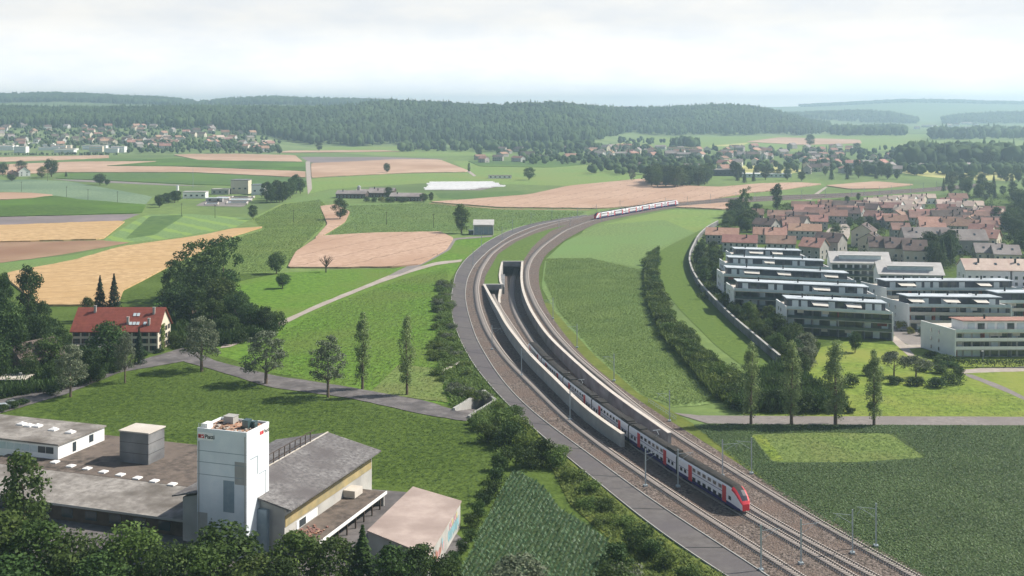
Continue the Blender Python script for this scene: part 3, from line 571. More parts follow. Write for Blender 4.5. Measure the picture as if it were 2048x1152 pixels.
nu = len(us); Fc = np.array([[i*nu+j, i*nu+j+1, (i+1)*nu+j+1, (i+1)*nu+j] for i in range(len(Ys)-1) for j in range(nu-1)])
obj('hills', np_mesh('hills', V, Fc, M['hill_meadow'], smooth=True), kind='structure')
# ------------------------------------------------------------------ foliage generators
rng = np.random.default_rng(11)
def leaf_quads(pos, nrm, size):
    n = len(pos); r = rng.normal(size=(n, 3)); t = np.cross(nrm, r); t /= np.linalg.norm(t, axis=1)[:, None]+1e-9
    b = np.cross(nrm, t); s = (size*rng.uniform(.6, 1.35, n))[:, None]; a = s*.5; c = s*.36
    k = rng.uniform(-.15, .15, (n, 1))*s*nrm
    V = np.stack([pos-t*a, pos-b*c+k, pos+t*a, pos+b*c-k], 1).reshape(-1, 3)
    return V
def blobs_crown(blobs, n, leaf, fill=.25):
    bl = np.array(blobs, float); w = bl[:, 3]**2; w /= w.sum(); idx = rng.choice(len(bl), n, p=w)
    d = rng.normal(size=(n, 3)); d /= np.linalg.norm(d, axis=1)[:, None]
    d[:, 2] = np.where(rng.random(n) < .35, np.abs(d[:, 2]), d[:, 2])
    r = bl[idx, 3]*np.where(rng.random(n) < fill, rng.uniform(.2, .8, n), rng.uniform(.78, 1.12, n))
    sq = bl[idx, 4] if bl.shape[1] > 4 else np.ones(n)
    pos = bl[idx, :3]+d*r[:, None]*np.stack([np.ones(n), np.ones(n), sq], 1)
    nr = d+rng.normal(size=(n, 3))*.55; nr /= np.linalg.norm(nr, axis=1)[:, None]
    return leaf_quads(pos, nr, leaf)
def mk_crown(kind, seed):
    global rng; rng = np.random.default_rng(seed); u = rng.uniform; B = []
    if kind == 'round':                    # height 10, width 8
        for _ in range(38):
            a = u(0, 6.28); h = u(-1, 1); rr_ = math.sqrt(max(0, 1-h*h))*u(.5, .95)
            B.append((math.cos(a)*rr_*3.0, math.sin(a)*rr_*3.0, 5.4+h*3.4, u(.75, 1.35), .95))
        B.append((0, 0, 5.4, 2.7, 1.25)); n, l = 3600, .40
    elif kind == 'tall':                   # height 10, width 5.5
        for i in range(44):
            h = u(0, 1); a = u(0, 6.28); rr_ = math.sqrt(max(0.04, 1-((h-.42)/.62)**2))*2.0*u(.4, 1); B.append((math.cos(a)*rr_, math.sin(a)*rr_, 1.7+h*7.5, u(.6, 1.05), 1))
        B.append((0, 0, 5, 1.5, 2)); n, l = 3400, .34
    elif kind == 'avenue':                 # height 10, width 7, pale airy crown
        for i in range(70):
            h = u(0, 1); a = u(0, 6.28); rr_ = math.sqrt(max(0.05, 1-((h-.34)/.68)**2))*3.0*u(.45, 1); B.append((math.cos(a)*rr_, math.sin(a)*rr_, 2.6+h*6.8, u(.4, .75), .85))
        B.append((0, 0, 5.2, 2.2, 1.15)); n, l = 5200, .25
    elif kind == 'poplar':                 # height 10, width 2.6
        for i in range(150):
            h = u(0, 1); a = u(0, 6.28); rr_ = (math.sin(math.pi*min(.97, h*.80+.18))**.65)*.98*u(.25, 1); B.append((math.cos(a)*rr_, math.sin(a)*rr_, 1.3+h*8.5, u(.18, .36), 1.7))
        n, l = 6500, .15
    elif kind == 'conifer':                # height 10, width 5
        V = []; n = 2600; h = rng.random(n)**.7; hh = 1-h; a = rng.uniform(0, 6.28, n); tier = (hh*9) % 1
        r = (1-hh)*2.4*(1.0-.42*tier)*rng.uniform(.55, 1.08, n)*(1+.14*np.sin(a*6+hh*11))
        pos = np.stack([np.cos(a)*r, np.sin(a)*r, .7+hh*9.4-r*.22], 1); nr = np.stack([np.cos(a)*.6, np.sin(a)*.6, np.ones(n)], 1)+rng.normal(size=(n, 3))*.4
        nr /= np.linalg.norm(nr, axis=1)[:, None]; return leaf_quads(pos, nr, .38)
    elif kind == 'shrub':                  # height 3, width 4
        for _ in range(14): B.append((u(-1.3, 1.3), u(-1.3, 1.3), u(.4, 1.9), u(.5, 1.0), .9))
        n, l = 1500, .26
    elif kind == 'willow':
        for i in range(24):
            a = u(0, 6.28); rr_ = u(0, 3.3); B.append((math.cos(a)*rr_, math.sin(a)*rr_, 7.4-rr_*.75, u(.7, 1.3), 1.5))
        n, l = 3000, .36
    elif kind == 'ragged':                 # open irregular crown
        for i in range(52):
            a = u(0, 6.28); h = u(0, 1); rr_ = u(.3, 1)*3.5*(1-.5*abs(h-.5)); B.append((math.cos(a)*rr_, math.sin(a)*rr_, 1.9+h*7.4, u(.5, 1.05), .85))
        n, l = 4200, .34
    return blobs_crown(B, n, l)
CR = {}
def crown_mesh(kind, v, mname):
    k = (kind, v, mname)
    if k not in CR:
        kk = (kind, v)
        if kk not in CR: CR[kk] = mk_crown(kind, hash((len(kind), ord(kind[0]), ord(kind[1]), v)) % 9999)
        V = CR[kk]; CR[k] = np_mesh('crown', V, np.arange(len(V)).reshape(-1, 4), M[mname])
    return CR[k]
TR = {}
def trunk_mesh(kind, v):
    k = (kind, v)
    if k not in TR:
        r_ = random.Random(v+len(kind)*7); mb = MB(); hh = {'poplar': 8.5, 'conifer': 9, 'tall': 7, 'avenue': 6.4}.get(kind, 5.6); t0 = {'poplar': .14, 'conifer': .22}.get(kind, .20)
        mb.tube((0, 0, -.15), (0, 0, hh*.45), t0*1.25, t0*.85, 8); mb.tube((0, 0, hh*.45), (r_.uniform(-.2, .2), r_.uniform(-.2, .2), hh), t0*.85, .05, 6)
        if kind not in ('conifer',):
            for i in range(7):
                a = r_.uniform(0, 6.28); z0 = r_.uniform(.28, .6)*hh; l = {'poplar': .6}.get(kind, r_.uniform(1.4, 2.5)); z1 = z0+l*(2.2 if kind == 'poplar' else .8)
                mb.tube((0, 0, z0), (math.cos(a)*l, math.sin(a)*l, z1), t0*.45, .03, 5)
        TR[k] = mb.mesh('trunk', M['bark'])
    return TR[k]
BW = {'round': 8, 'tall': 5.5, 'avenue': 7, 'poplar': 2.5, 'conifer': 5, 'shrub': 4, 'willow': 8, 'ragged': 8}
NM = {'round': 'broadleaf_tree', 'tall': 'tall_tree', 'avenue': 'avenue_tree', 'poplar': 'poplar_tree', 'conifer': 'conifer_tree', 'willow': 'willow_tree', 'ragged': 'broadleaf_tree'}
tr_ = random.Random(5)
def tree(X, Y, h, w, kind, leaf, label, group=None, z=0, v=None):
    v = tr_.randrange(3) if v is None else v
    e = empty(NM[kind], (X, Y, z), tr_.uniform(0, 6.28), (w/BW[kind], w/BW[kind], h/10)); tag(e, label, 'tree', group)
    obj('trunk', trunk_mesh(kind, v), e); obj('crown', crown_mesh(kind, v, leaf), e); return e
def tpx(x, yb, yt, wpx, kind, leaf, label, group=None, v=None):     # base row, top row and width read off the photo
    p = P(x, yb); s = (yb-HY)/CH; return tree(p.x, p.y, (yb-yt)/s, wpx/s, kind, leaf, label, group, v=v)
def shrub(X, Y, h, w, leaf, label, group=None, z=0, d=None):
    o = obj('shrub', crown_mesh('shrub', tr_.randrange(3), leaf), None, (X, Y, z-.1), tr_.uniform(0, 6.28)); o.scale = (w/4, (d or w)/4, h/2.9); return tag(o, label, 'shrub', group)
def spx(x, yb, hpx, wpx, leaf, label, group=None):
    p = P(x, yb); s = (yb-HY)/CH; return shrub(p.x, p.y, hpx/s, wpx/s, leaf, label, group)
# avenue of pale new trees along the road and path
AV = 'pale trees along the road and path'
for x, yb, yt, w, lf, lb in [
    (141, 794, 688, 78, 'leaf_grey', 'dark grey-green avenue tree standing nearest the left edge of the road'),
    (250, 766, 662, 50, 'leaf_grey', 'slender grey-green avenue tree beside the road in front of the farmhouse'),
    (403, 743, 632, 92, 'leaf_grey', 'large pale avenue tree at the bend where road and path meet'),
    (532, 768, 660, 106, 'leaf_grey', 'broad dark-grey avenue tree on the path right of the road bend'),
    (656, 795, 668, 90, 'leaf_grey', 'silvery avenue tree on the path left of the two columnar trees')]:
    tpx(x, yb, yt, w, 'avenue', lf, lb, AV)
tpx(725, 778, 624, 40, 'poplar', 'leaf_poplar', 'dark columnar tree on the meadow path, left of its twin', 'columnar trees on the meadow', v=0)
tpx(814, 790, 632, 42, 'poplar', 'leaf_poplar', 'dark columnar tree on the meadow path, nearer the underpass', 'columnar trees on the meadow', v=1)
for i, (x, yb, yt, w, t) in enumerate([(1502, 849, 684, 46, 'first columnar tree by the right path, nearest the railway'), (1583, 850, 684, 52, 'second columnar tree by the right path from the railway'), (1671, 851, 680, 58, 'third columnar tree by the right path from the railway'), (1748, 851, 700, 46, 'fourth columnar tree by the right path, against the sunny lawn')]):
    tpx(x, yb, yt, w, 'poplar', 'leaf_poplar', t, 'columnar trees by the right path', v=i % 3)
tpx(923, 467, 407, 40, 'tall', 'leaf_mid', 'single tall tree beside the small pavilion at the railway', v=1)
tpx(565, 577, 543, 38, 'round', 'leaf_dark', 'small round orchard tree standing lower of two on the meadow'); tpx(553, 548, 500, 44, 'round', 'leaf_dark', 'dark orchard tree at the meadow edge behind the small round one')
# bare tree
p = P(652, 545); e = empty('bare_tree', p); tag(e, 'leafless dead tree at the edge of the pink stubble field', 'tree'); s = 330/80
mb = MB(); mb.tube((0, 0, -.1), (0, 0, 5), .3, .2, 7); r_ = random.Random(4)
for i in range(26):
    a = r_.uniform(0, 6.28); z0 = r_.uniform(2.2, 5); l = r_.uniform(1.5, 3.6); z1 = z0+r_.uniform(1.5, 4.2); q = Vector((math.cos(a)*l, math.sin(a)*l, z1)); mb.tube((0, 0, z0), q, .12, .05, 5)
    for _ in range(2): mb.tube(q*.7+Vector((0, 0, z0*.3)), q+Vector((r_.uniform(-1, 1), r_.uniform(-1, 1), r_.uniform(.2, 1.2))), .06, .03, 4)
mb.build('trunk', M['bark_dark'], e)
# big dark copse behind the farmhouse
CP = 'dark copse behind the farmhouse'
for x, yb, yt, w, k, lf in [(395, 600, 474, 112, 'ragged', 'leaf_mid'), (448, 590, 470, 90, 'ragged', 'leaf_dark'), (352, 612, 510, 66, 'ragged', 'leaf_dark'), (410, 625, 520, 90, 'round', 'leaf_dark'), (440, 640, 545, 90, 'round', 'leaf_mid'), (470, 655, 575, 70, 'round', 'leaf_dark'), (425, 660, 585, 60, 'willow', 'leaf_mid'), (500, 668, 600, 60, 'round', 'leaf_dark'), (385, 655, 570, 80, 'round', 'leaf_dark'), (350, 640, 560, 80, 'round', 'leaf_dark'), (530, 670, 612, 46, 'tall', 'leaf_dark'), (455, 678, 622, 60, 'round', 'leaf_mid'), (485, 640, 580, 40, 'round', 'leaf_dark')]:
    tpx(x, yb, yt, w, k, lf, 'dark leafy tree in the dense copse behind the farmhouse', CP)
for x, yb, h_, w in [(555, 660, 46, 40), (540, 672, 40, 30), (515, 680, 30, 36), (480, 685, 28, 40), (440, 690, 26, 40), (400, 700, 24, 40), (365, 695, 26, 44), (340, 690, 34, 40)]:
    spx(x, yb, h_, w, 'leaf_mid' if x % 2 else 'leaf_dark', 'bushy shrub along the lower edge of the dark copse', 'shrubs along the copse edge')
# trees round the farmhouse
tpx(200, 640, 552, 48, 'conifer', 'leaf_conifer', 'dark conifer behind the farmhouse roof, left of its twin', 'conifers behind the farmhouse'); tpx(228, 640, 548, 48, 'conifer', 'leaf_conifer', 'dark conifer behind the farmhouse roof, right of its twin', 'conifers behind the farmhouse')
tpx(176, 645, 590, 34, 'round', 'leaf_dark', 'small round tree behind the left end of the farmhouse')
tpx(216, 738, 640, 92, 'round', 'leaf_dark', 'broad tree with yellowish top in front of the farmhouse wall'); tpx(278, 728, 655, 34, 'conifer', 'leaf_conifer', 'narrow dark conifer against the farmhouse front')
tpx(182, 765, 696, 62, 'round', 'leaf_dark', 'dark round tree behind the first avenue tree'); tpx(100, 738, 662, 70, 'round', 'leaf_mid', 'green garden tree left of the farmhouse forecourt')
for x, yb, yt, w, k in [(57, 655, 528, 62, 'tall'), (10, 668, 545, 44, 'tall'), (85, 668, 600, 44, 'round'), (20, 720, 590, 90, 'round'), (-10, 700, 560, 80, 'ragged'), (70, 705, 620, 70, 'round'), (35, 745, 655, 70, 'round'), (-5, 770, 670, 70, 'round'), (125, 715, 655, 50, 'round'), (60, 765, 700, 50, 'round'), (150, 745, 690, 50, 'round'), (105, 770, 715, 46, 'round')]:
    tpx(x, yb, yt, w, k, 'leaf_dark', 'dark tree in the garden wood at the left edge beside the farmhouse', 'dark garden trees at the left edge')
for x, yb, h_, w in [(20, 775, 24, 40), (60, 785, 22, 44), (100, 790, 26, 40), (130, 775, 28, 40), (160, 770, 26, 36), (200, 760, 24, 40), (235, 745, 26, 36), (30, 815, 20, 34), (8, 822, 16, 30), (48, 808, 14, 30), (290, 712, 14, 26), (318, 706, 12, 22)]:
    spx(x, yb, h_, w, 'leaf_dark', 'low dark garden shrub beside the village road', 'garden shrubs by the village road')
# shrub belts
SB = 'shrubs on the bank left of the service road'
r_ = random.Random(21)
for i in range(85):
    t = r_.random(); y = 565+t*235; xc = np.interp(y, [565, 600, 650, 700, 750, 800], [890, 886, 884, 888, 905, 945]); hw = np.interp(y, [565, 620, 700, 800], [8, 16, 24, 36])
    x = xc+r_.uniform(-1, 1)*hw; s = (y-HY)/CH; p = P(x, y)
    shrub(p.x, p.y, r_.uniform(1.6, 3.2), r_.uniform(3.8, 6.4), r_.choice(['leaf_light', 'leaf_light', 'leaf_grey', 'leaf_light']), 'leafy shrub in the belt on the bank left of the service road', SB)
FB = 'shrubs on the bank beside the underpass and field'
for x, yb, h_, w, lf in [(965, 860, 30, 50, 'leaf_mid'), (1000, 850, 40, 55, 'leaf_light'), (985, 885, 50, 60, 'leaf_mid'), (1020, 895, 60, 60, 'leaf_dark'), (1040, 865, 40, 50, 'leaf_light'), (1060, 905, 50, 60, 'leaf_light'), (1085, 930, 60, 70, 'leaf_dark'), (1105, 935, 45, 60, 'leaf_mid'), (1055, 935, 50, 60, 'leaf_dark'), (1120, 915, 30, 46, 'leaf_light'), (1030, 830, 24, 40, 'leaf_mid'), (1000, 820, 20, 36, 'leaf_light'), (945, 848, 16, 34, 'leaf_mid'),
    (1270, 1100, 60, 76, 'leaf_dark'), (1300, 1120, 50, 60, 'leaf_dark'), (1240, 1130, 50, 70, 'leaf_dark'), (1330, 1140, 40, 60, 'leaf_mid'), (1255, 1165, 40, 70, 'leaf_grey'), (1375, 1165, 40, 60, 'leaf_mid'), (1180, 985, 26, 60, 'leaf_light'), (1215, 1020, 24, 60, 'leaf_mid'), (1150, 960, 26, 60, 'leaf_light'), (1170, 1015, 22, 60, 'leaf_mid'), (1250, 1050, 24, 60, 'leaf_light'), (1200, 1050, 20, 50, 'leaf_mid')]:
    spx(x, yb, h_, w, lf, 'bushy shrub on the grass bank between the corn field and the service road', FB)
for x, yb, h_, w in [(1000, 940, 40, 46), (990, 965, 36, 46), (985, 990, 36, 46), (970, 1010, 34, 40), (955, 1030, 34, 36), (945, 1055, 34, 36), (938, 1080, 30, 34), (925, 1105, 30, 36), (905, 1130, 34, 40), (885, 1150, 34, 50), (1015, 925, 34, 40)]:
    spx(x, yb, h_, w, 'leaf_dark', 'dark shrub in the hedge between meadow and corn field', 'dark hedge shrubs at the corn field')
HM = 'shrubs in the hedge right of the railway'
hx = [(1306, 515), (1300, 545), (1302, 575), (1310, 610), (1322, 640), (1345, 670), (1372, 700), (1402, 732), (1440, 765), (1480, 800)]
for i in range(120):
    t = r_.random()**.85*9; a = int(min(8, t)); f = t-a; x = hx[a][0]*(1-f)+hx[a+1][0]*f; y = hx[a][1]*(1-f)+hx[a+1][1]*f
    hw = np.interp(y, [515, 600, 700, 800], [12, 18, 26, 38]); x += r_.uniform(-.6, 1)*hw; p = P(x, y)
    shrub(p.x, p.y, r_.uniform(3.0, 5.6), r_.uniform(5.5, 8.5), r_.choice(['leaf_mid', 'leaf_mid', 'leaf_light']), 'dense shrub in the curving hedge between corn field and noise wall', HM)
DK = 'dark bushes behind the columnar trees'
for x, yb, h_, w in [(1480, 818, 40, 50), (1530, 822, 46, 60), (1560, 822, 52, 60), (1610, 824, 50, 60), (1640, 824, 44, 50), (1590, 800, 50, 70), (1555, 790, 46, 60), (1700, 826, 16, 30), (1625, 790, 40, 50), (1665, 822, 26, 40)]:
    spx(x, yb, h_, w, 'leaf_dark', 'tall dark bush behind the columnar trees by the right path', DK)
# foreground trees at the bottom left
FG = 'dark trees along the bottom edge'
for x, yb, yt, w, k, lf in [(50, 1120, 908, 92, 'tall', 'leaf_dark'), (-20, 1200, 1010, 150, 'round', 'leaf_mid'), (70, 1210, 1040, 140, 'round', 'leaf_mid'), (150, 1220, 1060, 120, 'round', 'leaf_dark'), (260, 1200, 1035, 130, 'round', 'leaf_mid'), (340, 1230, 1075, 110, 'round', 'leaf_dark'), (455, 1190, 1045, 150, 'round', 'leaf_mid'), (400, 1225, 1090, 110, 'round', 'leaf_mid'), (510, 1235, 1110, 110, 'round', 'leaf_mid'),
    (590, 1210, 1068, 120, 'round', 'leaf_mid'), (660, 1215, 1075, 110, 'round', 'leaf_dark'), (725, 1205, 1058, 80, 'conifer', 'leaf_dark'), (790, 1225, 1090, 100, 'round', 'leaf_dark'), (845, 1215, 1092, 84, 'round', 'leaf_dark'), (895, 1225, 1110, 70, 'round', 'leaf_dark'), (1035, 1215, 1110, 110, 'round', 'leaf_grey'), (425, 1110, 1022, 40, 'conifer', 'leaf_dark'), (200, 1235, 1110, 120, 'round', 'leaf_dark'), (560, 1240, 1120, 100, 'round', 'leaf_dark'), (30, 1250, 1110, 150, 'round', 'leaf_dark'), (1230, 1230, 1120, 90, 'round', 'leaf_dark')]:
    tpx(x, yb, yt-6, w*1.3, k, lf, 'dark foreground tree in the row along the bottom edge' if w > 80 else 'slim dark foreground tree in the row along the bottom edge', FG if w > 80 else 'slim trees along the bottom edge')
# scattered field trees
for x, yb, yt, w, k, lf, lb in [
    (680, 440, 395, 40, 'round', 'leaf_dark', 'round dark tree beside the pink track in the middle fields'), (506, 438, 408, 24, 'round', 'leaf_dark', 'small tree below the treatment plant in the green field'),
    (200, 370, 345, 30, 'round', 'leaf_dark', 'lone round field tree right of the white farmhouse'), (214, 371, 357, 14, 'round', 'leaf_dark', 'smaller field tree touching the lone round one'),
    (103, 354, 314, 36, 'round', 'leaf_dark', 'big round tree right of the white farmhouse'), (42, 344, 320, 30, 'round', 'leaf_dark', 'tree behind the white farmhouse gable'), (6, 352, 322, 26, 'round', 'leaf_dark', 'tree at the left edge near the white farmhouse'), (84, 357, 332, 26, 'round', 'leaf_yellow', 'yellowish tree in front of the white farmhouse'), (24, 362, 348, 26, 'round', 'leaf_dark', 'bushy tree left of the white farmhouse'), (132, 354, 342, 8, 'conifer', 'leaf_conifer', 'tiny conifer right of the big round farm tree'),
    (774, 346, 324, 18, 'round', 'leaf_dark', 'lone tree on the pink field left of centre'), (938, 345, 326, 8, 'poplar', 'leaf_dark', 'thin poplar at the end of the pink field'), (1058, 360, 333, 30, 'round', 'leaf_mid', 'round grey-green tree in the middle of the valley meadow'), (1264, 363, 336, 16, 'ragged', 'leaf_grey', 'thin ragged tree left of the valley grove'),
    (776, 398, 372, 26, 'round', 'leaf_mid', 'tree between the farm barns'), (848, 405, 384, 22, 'round', 'leaf_dark', 'tree at the right end of the farm barns'), (862, 403, 384, 14, 'tall', 'leaf_dark', 'narrow tree right of the farm barns'),
    (638, 302, 282, 18, 'round', 'leaf_dark', 'lone tree before the forest left of centre'), (1490, 430, 372, 32, 'ragged', 'leaf_mid', 'ragged tree behind the estate corner'), (1554, 424, 366, 30, 'tall', 'leaf_dark', 'tall dark dense tree behind the estate roofs'), (1620, 292, 268, 26, 'round', 'leaf_mid', 'round tree on the far right fields'), (1714, 305, 284, 22, 'round', 'leaf_grey', 'pale tree at the edge of the far right fields')]:
    tpx(x, yb, yt, w, k, lf, lb)
def grove(n, poly, h0, h1, label, group, seed, kinds=('round',), leafs=('leaf_dark',), wf=(.75, 1.0)):
    r = random.Random(seed)
    xs = [p[0] for p in poly]; ys_ = [p[1] for p in poly]; k = 0
    def ins(x, y):
        c = False; j = len(poly)-1
        for i in range(len(poly)):
            if (poly[i][1] > y) != (poly[j][1] > y) and x < (poly[j][0]-poly[i][0])*(y-poly[i][1])/(poly[j][1]-poly[i][1])+poly[i][0]: c = not c
            j = i
        return c
    out_ = []
    while len(out_) < n and k < 9999:
        k += 1; x = r.uniform(min(xs), max(xs)); y = r.uniform(min(ys_), max(ys_))
        if not ins(x, y): continue
        p = P(x, y); h = r.uniform(h0, h1)
        if any((p.x-q[0])**2+(p.y-q[1])**2 < (h*.28)**2 for q in out_): continue
        out_.append((p.x, p.y)); kd = r.choice(kinds); tree(p.x, p.y, h, h*r.uniform(*wf)*(.55 if kd in ('conifer', 'tall') else 1), kd, r.choice(leafs), label, group)
grove(34, [(1298, 366), (1340, 360), (1420, 362), (1422, 372), (1370, 378), (1305, 375)], 15, 23, 'rounded tree in the dense grove in the middle of the valley', 'trees in the valley grove', 1, leafs=('leaf_dark', 'leaf_mid'), wf=(.8, 1.1))
grove(44, [(1790, 322), (1860, 318), (2060, 315), (2080, 336), (1900, 335), (1795, 332)], 20, 30, 'tall dark tree in the wood at the right edge behind the estate', 'trees in the right wood', 2, kinds=('round', 'conifer', 'round'), wf=(.6, .85))
grove(16, [(530, 398), (560, 392), (612, 380), (618, 386), (570, 404), (535, 410)], 14, 19, 'dark tree in the clump right of the treatment plant', 'trees by the treatment plant', 3, wf=(.7, .95))
grove(8, [(300, 412), (352, 398), (358, 404), (310, 418)], 7, 11, 'round tree in the row left of the treatment plant', 'round trees left of the treatment plant', 4, wf=(.9, 1.1))
grove(22, [(1448, 452), (1470, 425), (1500, 428), (1520, 440), (1490, 470), (1450, 475)], 9, 14, 'leafy tree at the back corner of the estate beside the railway', 'trees at the estate corner', 5, leafs=('leaf_mid', 'leaf_dark'))
grove(14, [(1395, 500), (1440, 490), (1450, 560), (1425, 590), (1395, 570)], 6, 9, 'garden tree between the noise wall and the flat-roofed blocks', 'garden trees behind the noise wall', 6, leafs=('leaf_mid', 'leaf_dark'))
grove(26, [(1430, 600), (1500, 620), (1560, 660), (1600, 700), (1560, 725), (1500, 670), (1440, 625)], 5, 9, 'leafy garden tree between the noise wall and the front block', 'garden trees by the front block', 7, leafs=('leaf_mid', 'leaf_dark', 'leaf_mid'))
grove(9, [(1575, 690), (1620, 690), (1620, 760), (1575, 770)], 7, 10, 'tall leafy tree left of the sunny lawn', 'trees left of the sunny lawn', 8, leafs=('leaf_dark', 'leaf_grey', 'leaf_mid'))
tpx(1710, 706, 658, 34, 'round', 'leaf_dark', 'small dark tree on the lawn before the front block')
tpx(1788, 752, 692, 58, 'willow', 'leaf_grey', 'silver-leaved willow on the lawn, left of two', 'willows on the lawn'); tpx(1832, 756, 702, 62, 'willow', 'leaf_grey', 'silver-leaved willow on the lawn, right of two', 'willows on the lawn')
for x, yb, h_, w in [(1790, 768, 20, 44), (1830, 772, 22, 46), (1870, 775, 26, 50), (1905, 768, 26, 44), (1920, 752, 22, 36), (1885, 748, 22, 46), (1850, 742, 22, 40), (1760, 762, 20, 30), (1700, 775, 34, 34), (1735, 752, 26, 26)]:
    spx(x, yb, h_, w, 'leaf_dark' if x > 1740 else 'leaf_mid', 'rounded shrub in the island of bushes on the right lawn', 'shrubs on the right lawn')
for x, yb, h_, w, lf in [(1880, 727, 22, 50, 'leaf_dark'), (1800, 660, 22, 26, 'leaf_yellow'), (1848, 672, 22, 30, 'leaf_dark'), (1822, 668, 18, 20, 'leaf_yellow'), (1782, 600, 18, 20, 'leaf_yellow'), (1745, 580, 16, 36, 'leaf_mid'), (1860, 715, 16, 36, 'leaf_dark'), (1905, 735, 18, 46, 'leaf_dark')]:
    spx(x, yb, h_, w, lf, 'yellow-green shrub among the apartment blocks' if lf == 'leaf_yellow' else 'dark green shrub among the apartment blocks', 'yellow shrubs among the blocks' if lf == 'leaf_yellow' else 'dark shrubs among the blocks')
# clipped hedge before the corner block
e = MB(); pts = [P(1880, 722), P(1935, 735), P(2060, 735), P(2300, 733)]
V = []; hm = []; rng = np.random.default_rng(8)
for a, b in zip(pts, pts[1:]):
    L_ = (b-a).length; n = int(L_*90); t = rng.random(n); base = np.array(a)[None]+(np.array(b)-np.array(a))[None]*t[:, None]
    base += np.stack([rng.uniform(-.9, .9, n), rng.uniform(-.9, .9, n), rng.random(n)**.4*2.4], 1); nr = rng.normal(size=(n, 3)); nr /= np.linalg.norm(nr, axis=1)[:, None]; V.append(leaf_quads(base, nr, .4))
V = np.concatenate(V); obj('hedge', np_mesh('hedge', V, np.arange(len(V)).reshape(-1, 4), M['leaf_dark']), label='long dark clipped hedge in front of the corner apartment block', cat='hedge')
grove(16, [(1850, 520), (1905, 505), (1910, 535), (1870, 545)], 11, 17, 'dark tree in the clump between the dark roofs and white blocks', 'dark trees behind the white blocks', 9, kinds=('round', 'conifer'))
grove(26, [(1990, 440), (2070, 430), (2080, 540), (2030, 530)], 9, 16, 'dark tree at the right edge among the estate houses', 'dark trees at the right edge of the estate', 10, kinds=('round', 'round', 'conifer'))
grove(34, [(1500, 440), (1720, 400), (1980, 400), (1990, 470), (1760, 470), (1640, 500)], 5, 8, 'small garden tree between the estate houses', 'garden trees in the estate', 11, leafs=('leaf_mid', 'leaf_dark', 'leaf_light'))
grove(40, [(1850, 368), (1940, 358), (2080, 350), (2080, 420), (1980, 400), (1900, 388)], 9, 16, 'bushy tree in the wood strip behind the estate houses', 'trees behind the estate houses', 12, leafs=('leaf_dark', 'leaf_mid'), kinds=('round', 'round', 'conifer'))
grove(34, [(1420, 352), (1500, 350), (1700, 345), (1850, 352), (1850, 362), (1650, 362), (1500, 366), (1425, 366)], 10, 18, 'dark tree in the line before the valley village', 'trees before the valley village', 13, leafs=('leaf_dark', 'leaf_mid'), kinds=('round', 'round', 'conifer'))
grove(9, [(940, 312), (1060, 308), (1150, 330), (1100, 322)], 10, 16, 'dark tree at the near edge of the forest village', 'trees at the forest village', 14, leafs=('leaf_dark', 'leaf_mid'))
# ------------------------------------------------------------------ masses of far trees
def ico():
    t = (1+5**.5)/2; v = [(-1, t, 0), (1, t, 0), (-1, -t, 0), (1, -t, 0), (0, -1, t), (0, 1, t), (0, -1, -t), (0, 1, -t), (t, 0, -1), (t, 0, 1), (-t, 0, -1), (-t, 0, 1)]
    f = [(0, 11, 5), (0, 5, 1), (0, 1, 7), (0, 7, 10), (0, 10, 11), (1, 5, 9), (5, 11, 4), (11, 10, 2), (10, 7, 6), (7, 1, 8), (3, 9, 4), (3, 4, 2), (3, 2, 6), (3, 6, 8), (3, 8, 9), (4, 9, 5), (2, 4, 11), (6, 2, 10), (8, 6, 7), (9, 8, 1)]
    v = [np.array(a)/np.linalg.norm(a) for a in v]; mid = {}; nf = []
    def m(a, b):
        k = (min(a, b), max(a, b))
        if k not in mid: c = v[a]+v[b]; v.append(c/np.linalg.norm(c)); mid[k] = len(v)-1
        return mid[k]
    for a, b, c in f: x, y, z = m(a, b), m(b, c), m(c, a); nf += [(a, x, z), (b, y, x), (c, z, y), (x, y, z)]
    return np.array(v), np.array(nf)
IV, IF = ico()
def conif():
    V = []; Fs = []
    for k, (z0, z1, r) in enumerate([(.12, .6, .5), (.36, .8, .38), (.6, 1.0, .25)]):
        b = len(V)
        for i in range(7): a = i*6.283/7+k; q = r*(.8+.35*(i % 2)); V.append((math.cos(a)*q, math.sin(a)*q, z0-.04*(i % 2)))
        V.append((0, 0, z1)); Fs += [(b+i, b+(i+1) % 7, b+7) for i in range(7)]
    return np.array(V), np.array(Fs)
KV, KF = conif()
def mass(name, pts, label, cat, seed, mname='forest', conifer=.4, kind='stuff'):      # pts: x, y, z, height, width
    g = np.random.default_rng(seed); pts = np.array(pts); c = g.random(len(pts)) < conifer; Vs = []; Fs = []; off = 0
    for sel, TV, TF, dec in ((~c, IV, IF, True), (c, KV, KF, False)):
        q = pts[sel]; n = len(q)
        if not n: continue
        V = np.repeat(TV[None], n, 0)*(g.uniform(.72, 1.25, (n, len(TV), 1)) if dec else g.uniform(.85, 1.12, (n, len(TV), 1)))
        if dec: V = V*np.array([.5, .5, .42])+np.array([0, 0, .56]); V[:, :, 0] *= q[:, 4][:, None]; V[:, :, 1] *= q[:, 4][:, None]
        else: V[:, :, 0] *= q[:, 4][:, None]*.8; V[:, :, 1] *= q[:, 4][:, None]*.8
        V[:, :, 2] *= (q[:, 3]*(1 if dec else 1.18))[:, None]
        V += q[:, None, :3]; Vs.append(V.reshape(-1, 3)); Fs.append((TF[None]+np.arange(n)[:, None, None]*len(TV)+off).reshape(-1, 3)); off += n*len(TV)
    o = obj(name, np_mesh(name, np.concatenate(Vs), np.concatenate(Fs), M[mname])); return tag(o, label, cat, kind=kind)
g = np.random.default_rng(2); pts = []
